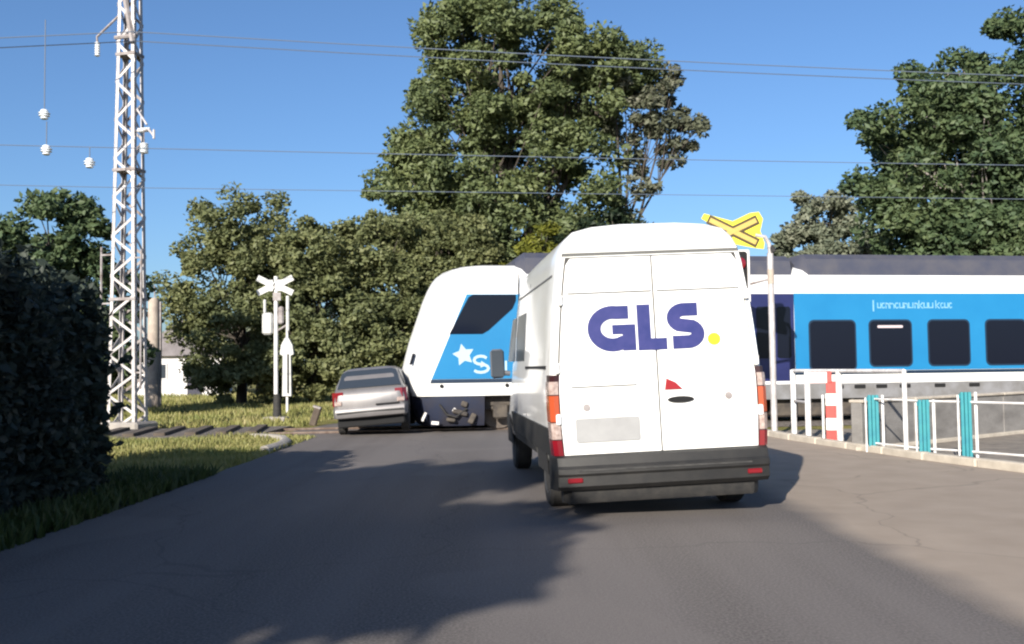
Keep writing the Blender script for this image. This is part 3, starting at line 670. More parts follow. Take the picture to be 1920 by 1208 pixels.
# ---------------------------------------------------------------- catenary mast
def lacing(parent, name, mat, a0, a1, b0, b1, n, wd, nrm):
    """zigzag of flat bars between two legs a0-a1 and b0-b1; each bar is a piece of its own"""
    a0, a1, b0, b1 = map(Vector, (a0, a1, b0, b1)); nrm = Vector(nrm)
    for k in range(n):
        p = a0.lerp(a1, k / n) if k % 2 == 0 else b0.lerp(b1, k / n)
        q = b0.lerp(b1, (k + 1) / n) if k % 2 == 0 else a0.lerp(a1, (k + 1) / n)
        d = (q - p); L = d.length; d.normalize(); s = d.cross(nrm).normalized() * wd / 2; t = nrm * 0.006
        m = MB(); m.loft([[p - s - t, p + s - t, p + s + t, p - s + t], [q - s - t, q + s - t, q + s + t, q - s + t]])
        m.build(name, mat, parent)
def make_mast():
    X, Y, Hh = -9.45, 23.6, 12.5
    t = thing('lattice_mast', 'tall grey lattice steel mast carrying the overhead wires', 'mast', (X, Y, 0), R(-14))
    hx0, hx1, hy0, hy1 = 0.40, 0.20, 0.26, 0.15
    C = {}
    for sx in (-1, 1):
        for sy in (-1, 1):
            a, b = Vector((sx * hx0, sy * hy0, -0.1)), Vector((sx * hx1, sy * hy1, Hh)); C[sx, sy] = (a, b)
            m = MB()
            for (u, v) in (((0.09, 0.012)), ((0.012, 0.09))):
                ox, oy = -sx * u / 2, -sy * v / 2
                r = lambda p: [p + Vector((ox + i * u / 2, oy + j * v / 2, 0)) for i, j in ((-1, -1), (1, -1), (1, 1), (-1, 1))]
                m.loft([r(a), r(b)])
            m.build('corner_leg', galv, t)
    n = 26
    for sy in (-1, 1): lacing(t, 'lacing_bar', galv if sy < 0 else galv_d, *C[-1, sy], *C[1, sy], n, 0.065, (0, 1, 0))
    for sx in (-1, 1): lacing(t, 'lacing_bar', galv, *C[sx, -1], *C[sx, 1], n, 0.065, (1, 0, 0))
    # flat web plates behind the lacing on the upper part
    for z in (3.2, 6.4, 9.3):
        k = z / Hh; hx = hx0 + (hx1 - hx0) * k; hy = hy0 + (hy1 - hy0) * k
        MB().box((0, 0, z), (2 * hx + 0.04, 2 * hy + 0.04, 0.07)).build('collar_plate', galv_d, t)
    MB().box((0, 0, 0.05), (1.15, 0.9, 0.3), ch=0.05).build('foundation', conc, t)
    # bracket with insulators on the right, another on the left near the top
    z = 7.35; hx = hx0 + (hx1 - hx0) * z / Hh
    m = MB(); m.tube([(hx, -0.1, z), (hx + 0.5, -0.35, z - 0.05), (hx + 0.72, -0.45, z - 0.25)], 0.03, 6); m.tube([(hx, -0.1, z + 0.55), (hx + 0.42, -0.3, z + 0.08)], 0.025, 6)
    m.tube([(hx + 0.72, -0.45, z - 0.32), (hx + 0.72, -0.45, z - 0.10)], 0.03, 6)
    br = m.build('bracket', galv, t, smooth=40)
    def ins(p, L=0.3, r=0.07, par=br, ax='z'):
        pr = []; k = 6
        for i in range(k): pr += [(i * L / k, r * 0.45), (i * L / k + L / k * 0.4, r), (i * L / k + L / k * 0.6, r * 0.95), ((i + 1) * L / k - 0.001, r * 0.45)]
        return MB().lathe(pr, p, ax, 12).build('insulator', insul, par, smooth=50)
    ins((hx + 0.12, -0.22, z - 0.02), 0.34, 0.06, br, 'x')
    MB().tube([(hx + 0.33, -0.28, z - 0.05), (hx + 0.33, -0.28, z - 0.52)], 0.012, 5).build('hanger', galv_d, br)
    ins((hx + 0.33, -0.28, z - 0.62), 0.26, 0.11, br)
    z2 = 9.6; m = MB(); m.tube([(-0.25, -0.1, z2 + 0.7), (-0.65, -0.4, z2 + 0.1), (-0.62, -0.42, z2 - 0.05)], 0.03, 6); m.tube([(-0.1, -0.15, 11.0), (0.22, -0.2, 9.55)], 0.07, 6); m.tube([(-0.3, -0.18, 9.72), (0.3, -0.18, 9.72)], 0.05, 6)
    b2 = m.build('bracket', galv_d, t, smooth=40); ins((-0.62, -0.42, z2 - 0.40), 0.36, 0.07, b2)
    # narrow conduits running up the side
    for x, z0, z1 in ((0.50, 1.0, 4.4), (-0.62, 2.9, 4.5)):
        MB().tube([(x, -0.2, z0), (x, -0.2, z1)], 0.028, 6).build('conduit', galv_d, t, smooth=40)
    for zz in (1.4, 4.2): MB().box((0.42, -0.2, zz), (0.2, 0.03, 0.04)).build('conduit_clip', galv_d, t)
    for zz in (3.1, 4.3): MB().box((-0.47, -0.2, zz), (0.34, 0.03, 0.04)).build('conduit_clip', galv_d, t)
make_mast()

# thick pale post beyond the track
pp = MB(); rg = []
for z, r in ((-0.1, 0.27), (0.0, 0.265), (2.2, 0.235), (4.25, 0.215), (4.34, 0.17)):
    rg.append([Vector((r * math.cos(R(a)), r * math.sin(R(a)), z)) for a in range(15, 375, 30)])
pp.loft(rg); po = pp.build('concrete_post', post_conc, None, smooth=40, loc=(-14.2, 38.0, 0))
tag(po, 'thick pale concrete post standing on the grass beyond the lattice mast', 'post')
MB().box((0.24, 0.05, 2.1), (0.10, 0.12, 4.2), ch=0.01).build('steel_channel', galv_d, po)
MB().tube([(0.03, 0, 4.3), (0.03, 0, 4.85)], 0.03, 6).build('top_rod', galv_d, po)

# ---------------------------------------------------------------- crossing signals
def wing(mb, cx, cz, ang, L, wd, y=0.0, th=0.02):
    d = Vector((math.cos(R(ang)), math.sin(R(ang)))); n = Vector((-d.y, d.x)); c = Vector((cx, cz))
    p = []
    for s, e in ((-1, -1), (1, -1), (1, 1), (-1, 1)):
        q = c + d * s * L / 2 * (0.94 if e else 1) + n * e * wd / 2; p.append((q.x, q.y))
    mb.plate(p, (0, y, 0), (1, 0, 0), (0, 0, 1), th)
def make_far_signal():
    t = thing('crossing_signal', 'white level crossing signal with crossed boards on a slim pole', 'crossing signal', (-6.62, 26.9, 0))
    MB().tube([(0, 0, 0.3), (0, 0, 4.05)], 0.062, 10).build('pole', rail_white, t, smooth=40)
    MB().tube([(0.03, 0.0, 0.0), (0.03, 0, 0.75)], [0.13, 0.10], 10).build('black_base', black_rub, t, smooth=40)
    MB().box((0.0, 0, 0.04), (0.62, 0.5, 0.16), ch=0.03).build('foundation', conc, t)
    for dz, y in ((0.0, -0.09),):
        for s in (-1, 1):
            q = MB(); wing(q, s * 0.275, 3.90, 26 * s, 0.52, 0.17, y); wing(q, s * 0.275, 3.68, -26 * s, 0.52, 0.17, y + 0.002)
            wing(q, s * 0.16, 3.79, 90, 0.34, 0.20, y + 0.004)
            q.build('cross_board', sign_back, t)
    MB().box((0.04, -0.05, 3.48), (0.22, 0.05, 0.22)).build('back_plate', galv_d, t)
    s = MB(); s.box((-0.22, -0.06, 2.72), (0.30, 0.14, 0.62), ch=0.05); s.box((-0.30, -0.05, 3.15), (0.07, 0.1, 0.5), ch=0.015)
    s.build('signal_housing', sign_back, t)
    s = MB(); s.box((0.15, -0.05, 2.95), (0.16, 0.1, 0.5), ch=0.04); s.build('signal_shade', galv_d, t)
    s = MB(); s.box((0.34, -0.06, 3.0), (0.09, 0.08, 1.0), ch=0.02); s.build('side_board', sign_back, t)
    MB().tube([(0, 0, 2.5), (0.34, -0.02, 2.7)], 0.03, 6).build('bracket', galv_d, t)
make_far_signal()
t = thing('signal_post', 'short white signal post with a peaked cap behind the crossing signal', 'signal post', (-7.55, 32.2, 0))
MB().tube([(0, 0, 0), (0, 0, 2.9)], 0.045, 8).build('pole', rail_white, t, smooth=40)
q = MB(); rg = []
for z, a in ((0.55, 0.15), (1.9, 0.13), (1.95, 0.23), (2.25, 0.19), (2.5, 0.06)): rg.append([Vector(p) for p in ((-a, -0.09, z), (a, -0.09, z), (a, 0.09, z), (-a, 0.09, z))])
q.loft(rg); q.build('signal_head', sign_back, t)
MB().box((0.05, -0.1, 1.3), (0.05, 0.02, 1.3)).build('dark_slot', dark_gap, t)

def make_near_signal():
    t = thing('warning_cross', 'yellow crossed warning sign on a grey pole behind the white van', 'warning sign', (5.12, 18.9, 0))
    p = MB(); p.tube([(0, 0, 0), (0, 0, 3.6)], 0.062, 12); p.tube([(0, 0, 3.56), (-0.02, -0.02, 3.78), (-0.10, -0.04, 3.92), (-0.30, -0.05, 3.96)], 0.04, 8)
    p.build('pole', galv, t, smooth=40)
    MB().tube([(0, 0, 3.0), (0, 0, 3.28)], 0.068, 12).build('clamp', post_conc, t, smooth=40)
    MB().box((0.03, 0, 3.68), (0.12, 0.1, 0.16), Matrix.Rotation(R(-25), 3, 'Y'), ch=0.02).build('bracket', black_rub, t)
    cx, cz = -0.74, 4.04
    bd = [(-1.30, 4.40), (-1.36, 4.30), (-0.98, 4.06), (-1.25, 3.84), (-1.18, 3.76), (-0.80, 3.80), (-0.30, 3.70), (-0.14, 3.68), (-0.12, 3.80), (-0.20, 4.04), (-0.14, 4.28), (-0.22, 4.42), (-0.40, 4.40), (-0.74, 4.24)]
    MB().plate(bd, (0, -0.05, 0), (1, 0, 0), (0, 0, 1), 0.015).build('yellow_board', sign_yel, t)
    for a, yb in ((-27, -0.066), (25, -0.07)):
        q = MB(); wing(q, cx, cz, a, 1.16, 0.19, yb, 0.003); q.build('cross_outline', sign_dark, t)
        q = MB(); wing(q, cx, cz, a, 1.08, 0.095, yb - 0.0075, 0.003); q.build('cross_board', sign_cream, t)
    # lamp housing of the crossing lights, partly behind the van
    s = MB(); s.box((-0.62, -0.02, 3.15), (0.42, 0.06, 1.05), ch=0.02); s.build('signal_shield', rail_white, t)
    s = MB(); s.plate(rrect(-0.79, -0.47, 2.66, 3.64, 0.06), (0, -0.052, 0), (1, 0, 0), (0, 0, 1), 0.01); s.build('signal_face', dark_gap, t)
    for z in (3.40, 2.92): MB().lathe([(0, 0.12), (-0.05, 0.12), (-0.06, 0.08)], (-0.63, -0.062, z), 'y', 16).build('red_lamp', lens_dred, t, smooth=40)
    MB().tube([(-0.4, 0, 3.0), (0, 0, 3.1)], 0.03, 6).build('support_arm', galv_d, t)
make_near_signal()

# ---------------------------------------------------------------- railings at the right
t = thing('white_railing', 'white tubular hand railing beside the kerb at the crossing', 'railing', (0, 0, 0))
rp = [(5.42, 18.6), (5.45, 17.8), (5.66, 16.7), (5.90, 14.5)]
for x, y in rp: MB().tube([(x, y, -0.05), (x, y, 1.30)], 0.036 if y < 15 else 0.055, 10).build('post', rail_white, t, smooth=40)
for (a, b) in zip(rp, rp[1:]):
    MB().tube([(a[0], a[1], 1.28), (b[0], b[1], 1.28)], 0.032, 8).build('top_rail', rail_white, t, smooth=40)
MB().tube([(rp[0][0], rp[0][1], 0.7), (rp[1][0], rp[1][1], 0.7)], 0.025, 8).build('middle_rail', galv, t, smooth=40)
t = thing('striped_post', 'red and white striped barrier post with a short arm', 'barrier post', (5.60, 16.95, 0), R(-15))
MB().tube([(0.12, 0, -0.02), (0.12, 0, 1.28)], 0.03, 8).build('frame_post', rail_white, t, smooth=40)
MB().tube([(-0.14, 0, -0.02), (-0.14, 0, 0.86)], 0.022, 8).build('frame_post', rail_white, t, smooth=40)
for k in range(5):
    MB().box((0.01, -0.01, 0.13 + 0.215 * k), (0.21 if k < 4 else 0.18, 0.05, 0.213), ch=0.006).build('stripe_block', red_paint if k % 2 == 0 else rail_white, t)
MB().box((-0.22, -0.01, 1.16), (0.34, 0.06, 0.20), ch=0.015).build('arm_end', M('pale_pink_paint', (0.66, 0.50, 0.50), (0.7, 0.6, 0.6), 8, rough=0.5), t)
MB().box((-0.02, -0.012, 1.17), (0.08, 0.065, 0.21), ch=0.01).build('arm_band', red_paint, t)
names = ['turquoise board post nearest the striped barrier post', 'turquoise board post just beyond the tall white railing post', 'turquoise board post farthest from the striped barrier post']
for i, (x, y, h, w2) in enumerate(((5.72, 15.3, 0.92, 0.17), (6.03, 14.15, 0.88, 0.16), (6.42, 13.66, 1.0, 0.15))):
    t = thing('turquoise_post', names[i], 'fence post', (x, y, 0), R(-8), 'turquoise posts of the fence')
    for k in range(3):
        MB().box((-w2 / 3 + k * w2 / 3, -0.004 * (k % 2), h / 2 - 0.02), (w2 / 3 - 0.008, 0.04, h), ch=0.005).build('board', turq, t)
    MB().box((0.0, 0.03, h - 0.08), (w2 + 0.02, 0.03, 0.06)).build('batten', turq, t)
    MB().tube([(w2 / 2 + 0.06, 0, -0.03), (w2 / 2 + 0.06, 0, h - 0.02)], 0.022, 8).build('edge_tube', rail_white, t, smooth=40)
    MB().tube([(-w2 / 2 - 0.03, 0, -0.03), (-w2 / 2 - 0.03, 0, h - 0.06)], 0.014, 8).build('edge_tube', rail_white, t, smooth=40)
t = thing('low_rail_fence', 'thin white double rail running between the turquoise posts to the right edge', 'fence')
fp = [(5.70, 15.42), (6.02, 14.27), (6.41, 13.78), (7.6, 11.6), (8.6, 9.6)]
for a, b in zip(fp, fp[1:]):
    for z in (0.84, 0.14): MB().tube([(a[0], a[1], z), (b[0], b[1], z)], 0.016, 6).build('rail_tube', rail_white, t, smooth=40)
for x, y in fp[3:]: MB().tube([(x, y, -0.03), (x, y, 0.9)], 0.03, 8).build('post', rail_white, t, smooth=40)
# low wall behind the posts
A_, B_ = Vector((5.55, 15.55, 0)), Vector((22.0, 28.2, 0)); d = (B_ - A_).normalized(); L = (B_ - A_).length
wl = thing('low_wall', 'low grey concrete wall with pale coping behind the turquoise posts', 'wall', A_, math.atan2(d.y, d.x))
k = 0; x = 0.15
while x < L:
    pw = 1.6
    MB().box((x + pw / 2, 0.12, 0.36), (pw - 0.02, 0.20, 0.80), ch=0.012).build('wall_panel', wall_m, wl)
    MB().box((x + pw / 2, 0.12, 0.785), (pw - 0.012, 0.27, 0.05), ch=0.012).build('coping_stone', kerb_m, wl)
    x += pw
MB().box((L / 2, 0.0, 0.02), (L, 0.10, 0.07), ch=0.01).build('plinth', kerb_m, wl)
for i, (x, y, h) in enumerate(((5.78, 16.1, 0.36), (5.86, 15.75, 0.30))):
    b = MB().tube([(0, 0, -0.02), (0.01, 0, h * 0.8), (0.0, 0, h)], [0.06, 0.055, 0.03], 10).build('stump', black_rub, None, smooth=40, loc=(x, y, 0))
    MB().tube([(0, 0, h * 0.66), (0, 0, h * 0.75)], 0.062, 10).build('band', galv_d, b, smooth=40)
    tag(b, ('taller' if i == 0 else 'shorter') + ' of two short dark stumps beside the striped post', 'bollard', 'short dark stumps')
# stub and curved edge at the left of the crossing
b = MB().box((0, 0, 0.22), (0.18, 0.16, 0.5), Matrix.Rotation(R(18), 3, 'Y'), ch=0.03).build('marker_stub', wood_m, None, loc=(-5.05, 24.6, 0))
MB().box((0.05, 0, 0.46), (0.20, 0.18, 0.05), Matrix.Rotation(R(18), 3, 'Y')).build('cap', galv_d, b)
tag(b, 'leaning dark marker stub on the grass left of the silver car', 'marker')
q = MB(); rg = []
for x, y in ((-4.28, 16.6), (-4.25, 17.6), (-4.35, 18.5), (-4.6, 19.3), (-5.0, 19.8), (-5.4, 20.0)): rg.append([Vector((x + a, y, z)) for a, z in ((-0.10, -0.02), (0.10, -0.02), (0.09, 0.07), (0.03, 0.11), (-0.07, 0.10))])
q.loft(rg); e = q.build('edge_kerb', conc, None, smooth=40); tag(e, 'curved concrete edge where the grass meets the road at the crossing', 'kerb edge')

# ---------------------------------------------------------------- overhead wires
def wire(name, label, pts, r=0.014, off=0.0):
    P = [Vector(p) for p in pts]; full = []
    for a, b in zip(P, P[1:]):
        for k in range(10):
            u = k / 10; q = a.lerp(b, u); q.z -= 4 * u * (1 - u) * off; full.append(q)
    full.append(P[-1])
    return tag(MB().tube(full, r, 5).build(name, wire_m), label, 'wire', 'overhead wires along the track')
for i, (dz, dy, nm) in enumerate(((0, 0, 'upper'), (-0.14, 0.25, 'lower'))):
    wire('overhead_wire', nm + ' of the two high wires crossing above the lattice mast bracket', [(-40, track_y(-40) + dy, 7.2 + dz), (-8.9, track_y(-8.9) + 1.0 + dy, 9.45 + dz), (40, track_y(40) + dy, 9.3 + dz)], 0.013, 0.30)
w1 = wire('overhead_wire', 'single wire at middle height across the sky, above the thin contact wire', [(-40, track_y(-40), 6.9), (-8.6, track_y(-8.6), 6.45), (40, track_y(40), 6.9)], 0.010, 0.12)
w2 = wire('overhead_wire', 'lowest thin contact wire passing just above the train', [(-40, track_y(-40), 5.75), (-8.6, track_y(-8.6), 5.55), (40, track_y(40), 5.8)], 0.008, 0.02)
def hang_ins(name, label, x, y, z, zt):
    o = thing(name, label, 'insulator', (x, y, z), 0, 'white insulators in the sky left of the mast')
    pr = []
    for i, rr in enumerate((0.085, 0.12, 0.125, 0.085)): pr += [(i * 0.055, 0.06), (i * 0.055 + 0.02, rr), (i * 0.055 + 0.036, rr * 0.96), (i * 0.055 + 0.053, 0.06)]
    MB().lathe(pr, (0, 0, -0.10), 'z', 12).build('porcelain_body', insul, o, smooth=50)
    MB().tube([(0, 0, 0.10), (0, 0, zt - z)], 0.012, 5).build('hanger_wire', wire_m, o)
    return o
hang_ins('insulator', 'white insulator hanging highest in the sky left of the mast', -10.35, track_y(-10.35), 7.15, 9.3)
hang_ins('insulator', 'white insulator resting on the middle wire, farthest from the mast', -10.3, track_y(-10.3), 6.35, 7.0)
hang_ins('insulator', 'lowest white insulator, nearest the mast above the left trees', -9.4, track_y(-9.4), 6.08, 6.45)
# ---------------------------------------------------------------- foliage
def leaves_object(name, centers, size, mat, parent, rng, flat=0.35, asp=0.55, out=None):
    """one mesh of folded leaf-shaped faces at the given points"""
    n = len(centers)
    d = rng.normal(size=(n, 3)); d[:, 2] *= 0.7; d /= np.linalg.norm(d, axis=1)[:, None]
    u = rng.normal(size=(n, 3)); u[:, 2] += flat * 2
    if out is not None: u = u * 0.75 + out * 1.5
    u -= (u * d).sum(1)[:, None] * d; u /= np.linalg.norm(u, axis=1)[:, None] + 1e-9
    s = np.cross(d, u); L = size * rng.uniform(0.6, 1.35, n)[:, None]; W = L * asp * 0.5
    V = np.empty((n, 4, 3)); V[:, 0] = centers - d * L / 2; V[:, 1] = centers + s * W - u * W * 0.35; V[:, 2] = centers + d * L / 2; V[:, 3] = centers - s * W - u * W * 0.35
    me = bpy.data.meshes.new(name)
    me.vertices.add(4 * n); me.vertices.foreach_set('co', V.reshape(-1).astype(np.float32))
    idx = (np.arange(n) * 4)[:, None] + np.array([0, 1, 2, 0, 2, 3])[None, :]
    me.loops.add(6 * n); me.loops.foreach_set('vertex_index', idx.reshape(-1).astype(np.int32))
    me.polygons.add(2 * n); me.polygons.foreach_set('loop_start', (np.arange(2 * n) * 3).astype(np.int32)); me.polygons.foreach_set('loop_total', np.full(2 * n, 3, np.int32))
    me.update(calc_edges=True); me.materials.append(mat)
    return link(name, me, parent)
def clump_points(ells, nsub, nleaf, rng, sub_r=(0.5, 1.1), shell=0.55):
    """sub-clump centres spread through the outer part of each ellipsoid, and leaf points round them"""
    vol = np.array([a * b * c for (_, (a, b, c)) in ells]) ** 0.75; vol /= vol.sum()
    cs, ls, os_ = [], [], []
    for (c, r), f in zip(ells, vol):
        m = max(3, int(nsub * f)); v = rng.normal(size=(m, 3)); v /= np.linalg.norm(v, axis=1)[:, None]
        rad = rng.uniform(shell ** 3, 1.0, m) ** (1 / 3)
        cc = np.array(c) + v * rad[:, None] * np.array(r); cs.append(cc)
    cs = np.concatenate(cs); k = np.maximum(8, (nleaf / len(cs) * rng.uniform(0.4, 1.7, len(cs))).astype(int))
    for c, q in zip(cs, k):
        sr = rng.uniform(*sub_r); v = rng.normal(size=(q, 3)); v /= np.linalg.norm(v, axis=1)[:, None]
        rr = sr * rng.uniform(0.05, 1.0, q) ** 0.45
        ls.append(c + v * rr[:, None] * np.array([1.0, 1.0, 0.72])); os_.append(v)
    return cs, np.concatenate(ls), np.concatenate(os_)
def tree(name, label, base, ells, nsub, nleaf, leaf, mat, seed, trunk_r=0.28, bk=bark, group=None, sub_r=(0.5, 1.1), shell=0.55, cat='tree', fork=0.3):
    """ells: ellipsoid lobes of the crown in coordinates relative to the base"""
    rng = np.random.default_rng(seed); t = thing(name, label, cat, base, 0, group)
    cs, ls, ov = clump_points(ells, nsub, nleaf, rng, sub_r, shell)
    ok = ls[:, 2] > 0.05
    leaves_object('crown', ls[ok], leaf, mat, t, rng, out=ov[ok])
    top = max(c[2] for c, _ in ells); q = MB()
    fz = top * fork
    q.tube([(0, 0, -0.2), (0.05, 0, fz * 0.5), (0.0, 0.05, fz), (rng.uniform(-.3, .3), 0, (fz + top) / 2), (rng.uniform(-.4, .4), 0.1, top)], [trunk_r * 1.25, trunk_r, trunk_r * 0.85, trunk_r * 0.5, trunk_r * 0.15], 9)
    for (c, r) in ells:
        c = Vector(c); st = Vector((0, 0, min(fz * rng.uniform(0.8, 1.2), c.z * 0.8)))
        mid = st.lerp(c, 0.5) + Vector((rng.uniform(-.3, .3), rng.uniform(-.3, .3), rng.uniform(0, .4)))
        q.tube([st, mid, c], [trunk_r * 0.5, trunk_r * 0.33, trunk_r * 0.12], 6)
        near = [Vector(p) for p in cs if (Vector(p) - c).length < max(r) * 1.05][:14]
        for p in near: q.tube([mid.lerp(c, rng.uniform(0.2, 0.9)), p], [trunk_r * 0.14, 0.015], 4, False)
    q.build('trunk', bk, t, smooth=60)
    return t
lm_big = leaf_mat('leaf_linden', [(0.066, 0.088, 0.042), (0.120, 0.150, 0.064), (0.178, 0.205, 0.085)])
lm_left = leaf_mat('leaf_olive_brown', [(0.082, 0.10, 0.046), (0.148, 0.165, 0.072), (0.22, 0.225, 0.10)])
lm_right = leaf_mat('leaf_deep_green', [(0.045, 0.076, 0.040), (0.080, 0.118, 0.055), (0.124, 0.158, 0.070)])
lm_pale = leaf_mat('leaf_grey_green', [(0.11, 0.135, 0.095), (0.18, 0.20, 0.14), (0.26, 0.265, 0.20)])
lm_dark = leaf_mat('leaf_dark', [(0.010, 0.02, 0.012), (0.02, 0.034, 0.018), (0.034, 0.05, 0.022)])
lm_lime = leaf_mat('leaf_yellow_green', [(0.07, 0.085, 0.014), (0.13, 0.14, 0.022), (0.19, 0.19, 0.03)])
lm_thin = leaf_mat('leaf_thin_grey', [(0.075, 0.085, 0.06), (0.13, 0.14, 0.09), (0.21, 0.205, 0.16)])
lm_hedge = leaf_mat('leaf_hedge', [(0.030, 0.040, 0.036), (0.045, 0.060, 0.048), (0.062, 0.080, 0.058)], clump=0.8)

# big tree in the middle (46 m away)
tree('broadleaf_tree', 'huge green broadleaf tree towering behind the train, cut by the top edge', (-0.4, 46, 0),
     [((0.6, 0, 15.5), (4.6, 4, 4.4)), ((-1.2, 0, 17.2), (2.6, 3, 2.6)), ((3.8, -0.5, 14.6), (3.0, 3, 2.8)), ((-0.5, -1, 11.0), (4.6, 4, 3.4)), ((-3.0, 0, 11.8), (2.5, 3, 3.2)), ((-4.2, -0.5, 9.2), (2.5, 2.5, 2.2)),
      ((3.0, -1, 10.0), (2.6, 3, 2.6)), ((1.0, -1, 7.2), (4.4, 3.5, 2.6)), ((-3.4, -1, 6.6), (3.0, 3, 2.4)), ((4.2, -0.8, 7.2), (2.2, 2.5, 2.0)), ((5.6, 0, 15.8), (2.2, 2.2, 1.6))],
     460, 105000, 0.28, lm_big, 3, 0.45, group=None, sub_r=(0.5, 1.15))
tree('slender_tree', 'thin airy branches with sparse grey leaves right of the huge tree', (5.2, 45, 0),
     [((2.5, 0, 14.0), (2.2, 1.6, 1.7)), ((1.4, 0, 11.8), (1.8, 1.4, 2.2)), ((2.9, 0, 12.0), (1.3, 1.2, 1.4)), ((0.4, 0, 9.3), (1.3, 1.0, 1.4)), ((0.6, 0, 13.6), (1.6, 1.4, 1.6))],
     66, 5200, 0.30, lm_thin, 9, 0.16, bk=bark, sub_r=(0.3, 0.7), shell=0.3, fork=0.45)
tree('conifer_tree', 'dark dense shrubby tree at the foot of the huge tree', (4.6, 42, 0),
     [((0, 0, 6.9), (1.7, 1.6, 1.5)), ((0.5, 0, 5.2), (2.2, 2, 1.8)), ((-1.6, 0, 5.6), (1.5, 1.5, 1.4))], 90, 14000, 0.26, lm_dark, 10, 0.2, sub_r=(0.35, 0.7))
tree('sapling', 'bright yellow-green sapling in front of the huge tree trunk', (1.3, 40, 0),
     [((0, 0, 6.6), (0.9, 0.9, 1.2)), ((-0.3, 0, 5.2), (1.4, 1.2, 1.2)), ((0.7, 0, 5.2), (1.0, 1.0, 0.9))], 40, 5200, 0.26, lm_lime, 11, 0.09, sub_r=(0.3, 0.6))
# row of olive trees to the left of the train
row = [(-11.3, 40, [((0, 0, 7.2), (2.1, 2, 1.9)), ((-1.0, 0, 5.0), (2.2, 2, 2.0)), ((1.2, 0, 5.0), (2.0, 2, 2.0)), ((0, -0.6, 2.8), (2.6, 2, 1.8)), ((0.6, -0.8, 1.1), (2.2, 1.6, 1.2))], 'tallest olive-brown tree of the row, left end behind the crossing signal'),
       (-8.3, 40, [((0, 0, 6.1), (2.0, 2, 1.8)), ((0.4, -0.5, 3.8), (2.4, 2, 1.9)), ((0, -0.8, 1.9), (2.6, 2, 1.5))], 'rounded olive tree directly behind the crossed boards of the signal'),
       (-5.4, 41, [((0, 0, 6.7), (2.0, 2, 1.6)), ((0.2, 0, 4.6), (2.4, 2, 2.0)), ((0, -0.6, 2.2), (2.7, 2, 1.7))], 'olive tree with feathery top above the silver car'),
       (-2.6, 42, [((0, 0, 6.4), (2.0, 2, 2.0)), ((0.3, -0.5, 3.9), (2.4, 2, 2.2)), ((-0.2, -0.8, 1.9), (2.4, 2, 1.5))], 'dark olive tree just left of the train nose')]
for i, (x, y, e, lb) in enumerate(row):
    tree('olive_tree', lb, (x, y, 0), e, 200, 38000, 0.215, lm_left, 20 + i, 0.2, group='row of trees beyond the crossing', sub_r=(0.35, 0.85))
# left tree above the hedge
tree('round_tree', 'dark green round tree rising behind the hedge', (-14.6, 30, 0),
     [((0.2, 0, 5.6), (1.7, 1.7, 1.4)), ((-1.6, 0, 4.7), (1.8, 1.8, 1.5)), ((0.8, 0, 3.8), (2.0, 1.8, 1.6)), ((-1.5, 0, 2.6), (2.4, 2, 1.8)), ((1.6, 0, 2.2), (1.5, 1.5, 1.4))], 170, 28000, 0.24, lm_right, 30, 0.22, sub_r=(0.3, 0.75))
# right-hand trees
tree('spreading_tree', 'large deep green tree filling the upper right corner', (20.5, 40, 0),
     [((1.5, 0, 13.0), (4.5, 4, 3.2)), ((-3.6, 0, 11.6), (2.6, 3, 2.3)), ((-2.2, -1, 8.6), (3.4, 3, 2.6)), ((2.6, -1, 8.8), (4.2, 3.5, 3.0)), ((-3.9, 0, 7.4), (2.0, 2, 1.8)), ((0, -1, 5.4), (4.6, 3, 2.2)), ((5.5, 0, 11.5), (3.5, 3, 3)), ((-4.3, 0, 9.6), (1.7, 2, 2.0)), ((-1.5, -1, 6.6), (3.4, 2.5, 2.0)), ((4.5, -1, 6.6), (3.4, 2.5, 2.2)), ((0, 0, 10.6), (4.2, 3, 2.4))],
     450, 100000, 0.28, lm_right, 40, 0.4, bk=bark_pale, sub_r=(0.5, 1.15))
tree('hazy_tree', 'pale grey-green tree between the warning sign and the large right tree', (17.4, 52, 0),
     [((-0.4, 0, 9.4), (1.7, 1.6, 1.6)), ((-1.4, 0, 7.6), (1.7, 1.6, 1.6)), ((1.2, 0, 7.8), (1.8, 1.7, 1.5)), ((0, 0, 5.8), (3.0, 2.2, 1.9))], 130, 22000, 0.32, lm_pale, 41, 0.22, sub_r=(0.4, 0.85))
for i, (x, y, h, lb) in enumerate(((10.6, 37, 4.9, 'low dark bush behind the train beside the grey sign pole'), (14.0, 38, 5.4, 'green bush behind the train below the pale tree'), (18.0, 37, 5.6, 'broad green bush behind the train under the large right tree'), (22.5, 37, 5.4, 'green bush behind the train at the right picture edge'), (6.5, 38, 4.6, 'dark bush behind the train hidden mostly by the van roof'))):
    tree('bush', lb, (x, y, 0), [((0, 0, h - 1.3), (2.2, 1.8, 1.2)), ((-1.2, 0, h - 2.3), (1.8, 1.6, 1.4)), ((1.3, 0, h - 2.2), (1.8, 1.6, 1.4)), ((0, 0, 1.6), (2.6, 1.8, 1.5))], 80, 11000, 0.26, lm_right if i else lm_dark, 50 + i, 0.12, group='bushes behind the train', sub_r=(0.35, 0.8), cat='bush')
